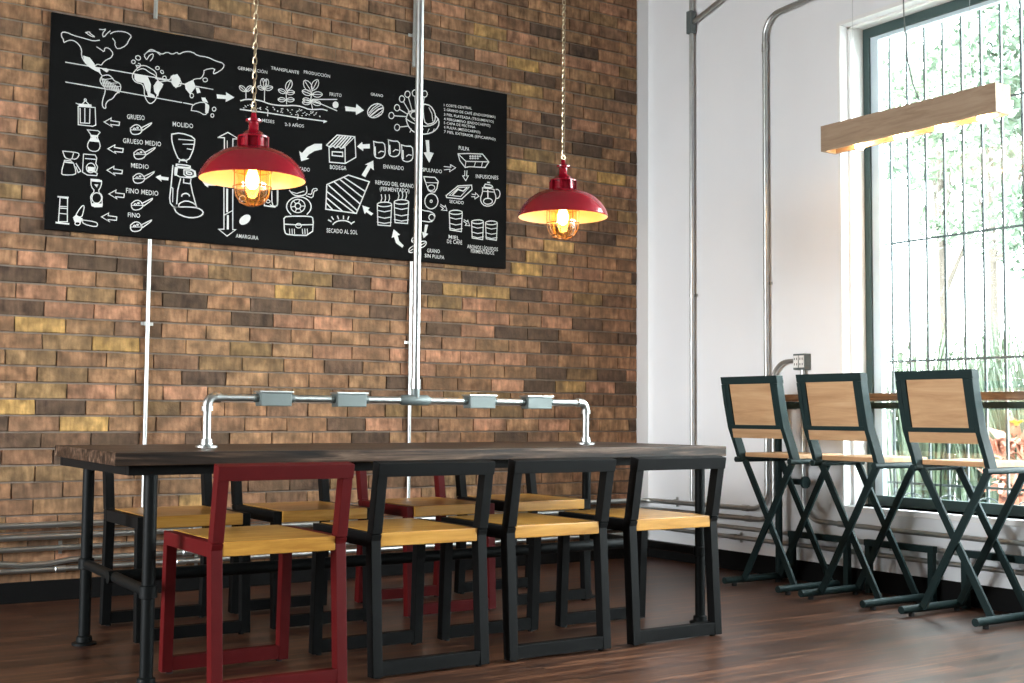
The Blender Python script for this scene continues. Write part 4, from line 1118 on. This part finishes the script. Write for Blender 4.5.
# ------------------------------------------------------------------ bar stools
def make_stool(label):
    t = thing('bar_stool', label, 'bar stool', (0, 0, 0), 0, 'folding bar stools at the window counter')
    hy = .187
    for s in (-1, 1):
        f = MB().tube([(-.235, s*hy, .032), (.190, s*hy, .032)], .0175, 12).obj('foot_tube', M['stool'], t, smooth=True)
        for xx in (-.165, .15): MB().lathe([(0, 0), (.013, 0), (.013, .02), (0, .02)], (xx, s*hy, 0), 10).obj('foot_pad', M['rubber'], f)
        MB().tube([(-.150, s*hy, .652), (.215, s*hy, .652)], .0145, 12).obj('top_tube', M['stool'], t, smooth=True)
        # bent flat upright of the back
        MB().strip([(-.105, s*(hy-.002), .655), (-.125, s*(hy-.002), .71), (-.175, s*(hy-.002), .825), (-.205, s*(hy-.002), .95), (-.222, s*(hy-.002), 1.042)], .024, [.05, .05, .048, .046, .044], (0, 1, 0)).obj('back_upright', M['stool'], t, bevel=.002)
    for xx in (-.105, .155):
        for s in (-1, 1):
            dx = .008*s
            MB().beam((xx+dx, s*(hy-.014), .645), (xx+dx, -s*(hy-.02), .038), .014, .034, (1, 0, 0)).obj('cross_leg', M['stool'], t, bevel=.002)
    MB().box(-.095, .235, -hy+.002, hy-.002, .666, .688).obj('seat', M['stoolwood'], t, bevel=.003)
    k = hy-.014
    def xat(z): return -.175-(z-.825)*.19
    def slab(z0, z1, off, th, name, m, yk=k):
        a = xat(z0)+off; c = xat(z1)+off
        MB().add([(a, -yk, z0), (a, yk, z0), (c, yk, z1), (c, -yk, z1), (a+th, -yk, z0), (a+th, yk, z0), (c+th, yk, z1), (c+th, -yk, z1)],
                 [(0, 1, 2, 3), (7, 6, 5, 4), (0, 4, 5, 1), (1, 5, 6, 2), (2, 6, 7, 3), (3, 7, 4, 0)]).obj(name, m, t, bevel=.0015)
    slab(.765, 1.045, -.017, .012, 'backrest_panel', M['stoolwood'])
    slab(1.040, 1.078, -.0255, .046, 'back_top_rail', M['stool'], hy+.0105)
    slab(.812, .832, -.0255, .010, 'back_cross_rail', M['stool'])
    for s in (-1, 1):
        za, zb = .832, 1.040; a = xat(za)-.0255; c = xat(zb)-.0255
        y0_, y1_ = s*(k-.026), s*k
        MB().add([(a, y0_, za), (a, y1_, za), (c, y1_, zb), (c, y0_, zb), (a+.010, y0_, za), (a+.010, y1_, za), (c+.010, y1_, zb), (c+.010, y0_, zb)],
                 [(0, 1, 2, 3), (7, 6, 5, 4), (0, 4, 5, 1), (1, 5, 6, 2), (2, 6, 7, 3), (3, 7, 4, 0)]).obj('panel_edge_strip', M['stool'], t)
    return t
st = make_stool('dark green-black folding bar stool with wooden back, leftmost at the window counter')
st.location = (-.312, -1.462, 0)
dup(st, (-.322, -1.995, 0), 0, 'dark folding bar stool with wooden back, middle one of the three at the counter')
dup(st, (-.316, -2.577, 0), 0, 'dark folding bar stool with wooden back, rightmost at the counter before the window')

# ------------------------------------------------------------------ conduits
def conduit(name, label, paths, r=.0125, clamps=(), couplings=(), group=None, loc=None):
    p0 = Vector(loc or paths[0][0])
    t = thing(name, label, 'pipe', p0, 0, group)
    for p in paths: rel(t, MB().tube(p, r, 12), 'pipe', M['steel'], smooth=True)
    for c, ax in couplings:
        c = Vector(c); a = Vector(ax); rel(t, MB().tube([c-a*.025, c-a*.022, c+a*.022, c+a*.025], [r+.001, r+.004, r+.004, r+.001], 12), 'coupling', M['steel'], smooth=True)
    for c, ax, nrm in clamps:
        c = Vector(c); a = Vector(ax); n = Vector(nrm); sdir = a.cross(n)
        rel(t, MB().beam(c-sdir*.030-n*(r+.002), c+sdir*.030-n*(r+.002), .016, .004, a).tube([c-a*.008, c+a*.008], r+.002, 12), 'clamp', M['steel'])
    return t
X, Y, Z = (1, 0, 0), (0, 1, 0), (0, 0, 1)
PY = -.034; PXr = -.030
def corner(z, yend, ry=.05):
    """along the brick wall, round the corner, on along the window wall"""
    return [(XL+.01, PY, z), (-.09, PY, z)]+[tuple(v) for v in arc((-.09, PY-.06, z), .06, 90, 0, X, Y, 6)][1:]+[(PXr, yend, z)]
lab = 'galvanised conduit low on the brick wall, %s of five runs'
zs = [.352, .298, .244, .190, .148]
# top run turns up into the 765 px riser
p = [(XL+.01, PY, zs[0]), (-.09, PY, zs[0])]+[tuple(v) for v in arc((-.09, PY-.06, zs[0]), .06, 90, 0, X, Y, 6)][1:]+[(PXr, -.95, .36)]
rise1 = [tuple(v) for v in arc((PXr, -.955, .475), .115, 270, 360, (0, -1, 0), Z, 8)]
top = [(PXr, -1.07, 3.02)]+[tuple(v) for v in arc((PXr, -1.19, 3.02), .12, 0, 90, Y, Z, 8)][1:]+[(PXr, -2.4, 3.20), (PXr, -6, 3.3)]
conduit('wall_conduit', lab % 'topmost', [p+rise1+top], .0145,
        clamps=[((-3.9, PY, zs[0]), X, (0, -1, 0)), ((-.15, PY, zs[0]), X, (0, -1, 0)), ((PXr, -.30, .356), Y, (-1, 0, 0)), ((PXr, -1.07, 1.62), Z, (-1, 0, 0)), ((PXr, -1.07, .52), Z, (-1, 0, 0))],
        couplings=[((PXr, -1.07, 2.96), Z), ((PXr, -.9, .36), Y)], loc=(-1, PY, zs[0]))
p = [(XL+.01, PY, zs[1]), (-.09, PY, zs[1])]+[tuple(v) for v in arc((-.09, PY-.06, zs[1]), .06, 90, 0, X, Y, 6)][1:]+[(PXr, -1.0, .302)]
rise2 = [tuple(v) for v in arc((PXr, -1.005, .417), .115, 270, 360, (0, -1, 0), Z, 8)]+[(PXr, -1.12, .94)]
conduit('wall_conduit', lab % 'second from the top', [p+rise2], .0145, couplings=[((PXr, -.92, .302), Y), ((-2.9, PY, zs[1]), X)], clamps=[((PXr, -1.12, .55), Z, (-1, 0, 0))], loc=(-1, PY, zs[1]))
conduit('wall_conduit', lab % 'middle', [corner(zs[2], -7.5)], .0125, couplings=[((-3.3, PY, zs[2]), X), ((PXr, -2.1, zs[2]), Y)], clamps=[((-3.55, PY, zs[2]), X, (0, -1, 0)), ((PXr, -1.9, zs[2]), Y, (-1, 0, 0))], loc=(-1, PY, zs[2]))
p = [(XL+.01, PY, .205), (-3.95, PY, .205), (-3.82, PY, .185), (-3.72, PY, .172), (-3.60, PY, .174), (-3.50, PY, .187), (-3.4, PY, zs[3]), (-.09, PY, zs[3])]+[tuple(v) for v in arc((-.09, PY-.06, zs[3]), .06, 90, 0, X, Y, 6)][1:]+[(PXr, -7.5, zs[3]-.008)]
conduit('wall_conduit', lab % 'fourth from the top, partly bent,', [p], .0125, couplings=[((PXr, -.62, zs[3]), Y), ((PXr, -.80, zs[3]), Y), ((-2.95, PY, zs[3]), X)], clamps=[((PXr, -.85, zs[3]), Y, (-1, 0, 0)), ((-.5, PY, zs[3]), X, (0, -1, 0))], loc=(-1, PY, zs[3]))
conduit('wall_conduit', lab % 'lowest', [[(XL+.01, PY, zs[4]-.004), (-.10, PY, zs[4])]], .0125, couplings=[((-3.55, PY, zs[4]-.002), X), ((-2.98, PY, zs[4]-.002), X)], clamps=[((-2.9, PY, zs[4]), X, (0, -1, 0))], loc=(-1, PY, zs[4]))
# vertical runs on the brick, behind the board
conduit('wall_conduit', 'thin vertical galvanised conduit on the bricks at the left, passing behind the board', [[(-3.170, -.0242, .37), (-3.170, -.0242, 1.72)], [(-3.170, -.0242, 2.82), (-3.164, -.0242, HC)]], .0100,
        clamps=[((-3.170, -.0242, 1.305), Z, (0, -1, 0))], loc=(-3.170, -.0242, .37))
conduit('wall_conduit', 'thin vertical conduit on the bricks just behind the tall ceiling conduit', [[(-1.714, -.0242, .37), (-1.714, -.0242, 1.72)], [(-1.714, -.0242, 2.82), (-1.700, -.0242, HC)]], .0100,
        clamps=[((-1.714, -.0242, 1.27), Z, (0, -1, 0)), ((-1.714, -.0242, 3.0), Z, (0, -1, 0))], loc=(-1.72, -.0242, .37))
# riser near the corner with inspection fitting and branch
rc = conduit('wall_conduit', 'galvanised riser on the white wall close to the brick corner with a branch fitting', [[(PXr, -.455, .375), (PXr, -.455, HC)], [(PXr, -.47, 3.27), (PXr, -1.3, 3.50), (PXr, -2.2, 3.75)]], .014,
        clamps=[((PXr, -.455, 1.60), Z, (-1, 0, 0)), ((PXr, -.455, .62), Z, (-1, 0, 0))], loc=(PXr, -.455, .375))
rel(rc, MB().box(PXr-.024, PXr+.018, -.478, -.432, 3.20, 3.34), 'inspection_fitting', M['box'], bevel=.006)
# outlet box and its conduit
ob = conduit('outlet_conduit', 'small wall socket box with curved conduit behind the first stool', [[(PXr, -1.338, 1.14), (PXr, -1.338, .44)]+[tuple(v) for v in arc((PXr, -1.453, .44), .115, 0, -90, Y, Z, 8)][1:]+[(PXr, -2.0, .318), (PXr, -7.5, .312)],
        [(PXr, -1.28, 1.178), (PXr, -1.235, 1.178)]+[tuple(v) for v in arc((PXr, -1.235, 1.058), .12, 90, 15, (0, 1, 0), Z, 7)]+[(PXr, -1.122, .96)]], .0125,
        clamps=[((PXr, -1.338, .62), Z, (-1, 0, 0))], couplings=[((PXr, -1.60, .323), Y)], loc=(PXr, -1.32, 1.12))
rel(ob, MB().box(-.050, -.001, -1.372, -1.288, 1.128, 1.215), 'socket_box', M['box'], bevel=.003)
rel(ob, MB().box(-.054, -.050, -1.367, -1.333, 1.140, 1.205).box(-.054, -.050, -1.327, -1.293, 1.140, 1.205), 'socket_face', M['plastic'], bevel=.001)
b = MB()
for yy in (-1.350, -1.310):
    for z in (1.158, 1.187): b.box(-.0555, -.0542, yy-.010, yy-.006, z-.006, z+.006).box(-.0555, -.0542, yy+.006, yy+.010, z-.006, z+.006)
rel(ob, b, 'socket_slots', M['slot'])

# ------------------------------------------------------------------ planting outside
tall_grass([(1.6, -.45, 1.45, 200), (1.5, -.9, 1.4, 200), (1.7, -1.35, 1.5, 220), (1.6, -1.75, 1.5, 220), (1.8, -2.1, 1.45, 220), (1.7, -2.5, 1.45, 160), (2.6, -.6, 1.6, 200), (2.6, -1.3, 1.6, 200)])
tree(3.0, -1.15, 3.3, [((0, .1, 2.3), (.5, .55, .6)), ((-.1, -.35, 1.5), (.45, .6, .55)), ((.1, -.2, 3.0), (.6, .6, .5))], 'leafy green shrub tree outside at the right of the window', n=1300, size=.07)
tree(4.2, .95, 4.4, [((0, -.1, 3.2), (.5, .6, .4)), ((-.2, -.5, 2.6), (.5, .5, .3)), ((.2, .3, 4.0), (.6, .7, .4))], 'thin tree outside whose branches cross the left of the window', n=330, size=.10, m='leaf2')
tree(7.0, 2.4, 5.9, [((0, .4, 4.4), (1.0, 1.3, .8)), ((0, -1.0, 5.2), (1., 1.2, .8)), ((0, -1.5, 3.4), (1.1, 1.2, 1.0))], 'large distant pale green tree seen through the upper window', n=1300, size=.16)
pp = thing('flowering_plant', 'orange-red leaved plant with a yellow flower in a pot outside the window', 'plant', (1.15, -1.80, -.02))
MB().lathe([(0, 0), (.11, 0), (.14, .26), (.155, .26), (.155, .29), (.13, .29), (.12, .26), (0, .26)], n=24).obj('pot', M['clay'], pp, smooth=True)
b = MB(); leaves(b, 130, blob((0, 0, .60), (.11, .13, .24)), .12, .6); b.obj('red_leaves', M['redleaf'], pp)
b = MB()
for k in range(9):
    a = k*2*PI/9; d = Vector((math.cos(a), math.sin(a), .5)); s_ = Vector((-math.sin(a), math.cos(a), 0))*.02; c = Vector((0, -.02, .86))
    b.add([c, c+d*.03+s_, c+d*.06, c+d*.03-s_], [(0, 1, 2, 3)])
b.lathe([(0, .02), (.016, .012), (.016, -.004), (0, -.01)], (0, -.02, .86), 10)
b.obj('yellow_flower', M['yleaf'], pp)
MB().tube([(0, 0, .28), (.01, 0, .6), (0, -.02, .86)], .006, 6).obj('stem', M['leaf'], pp)
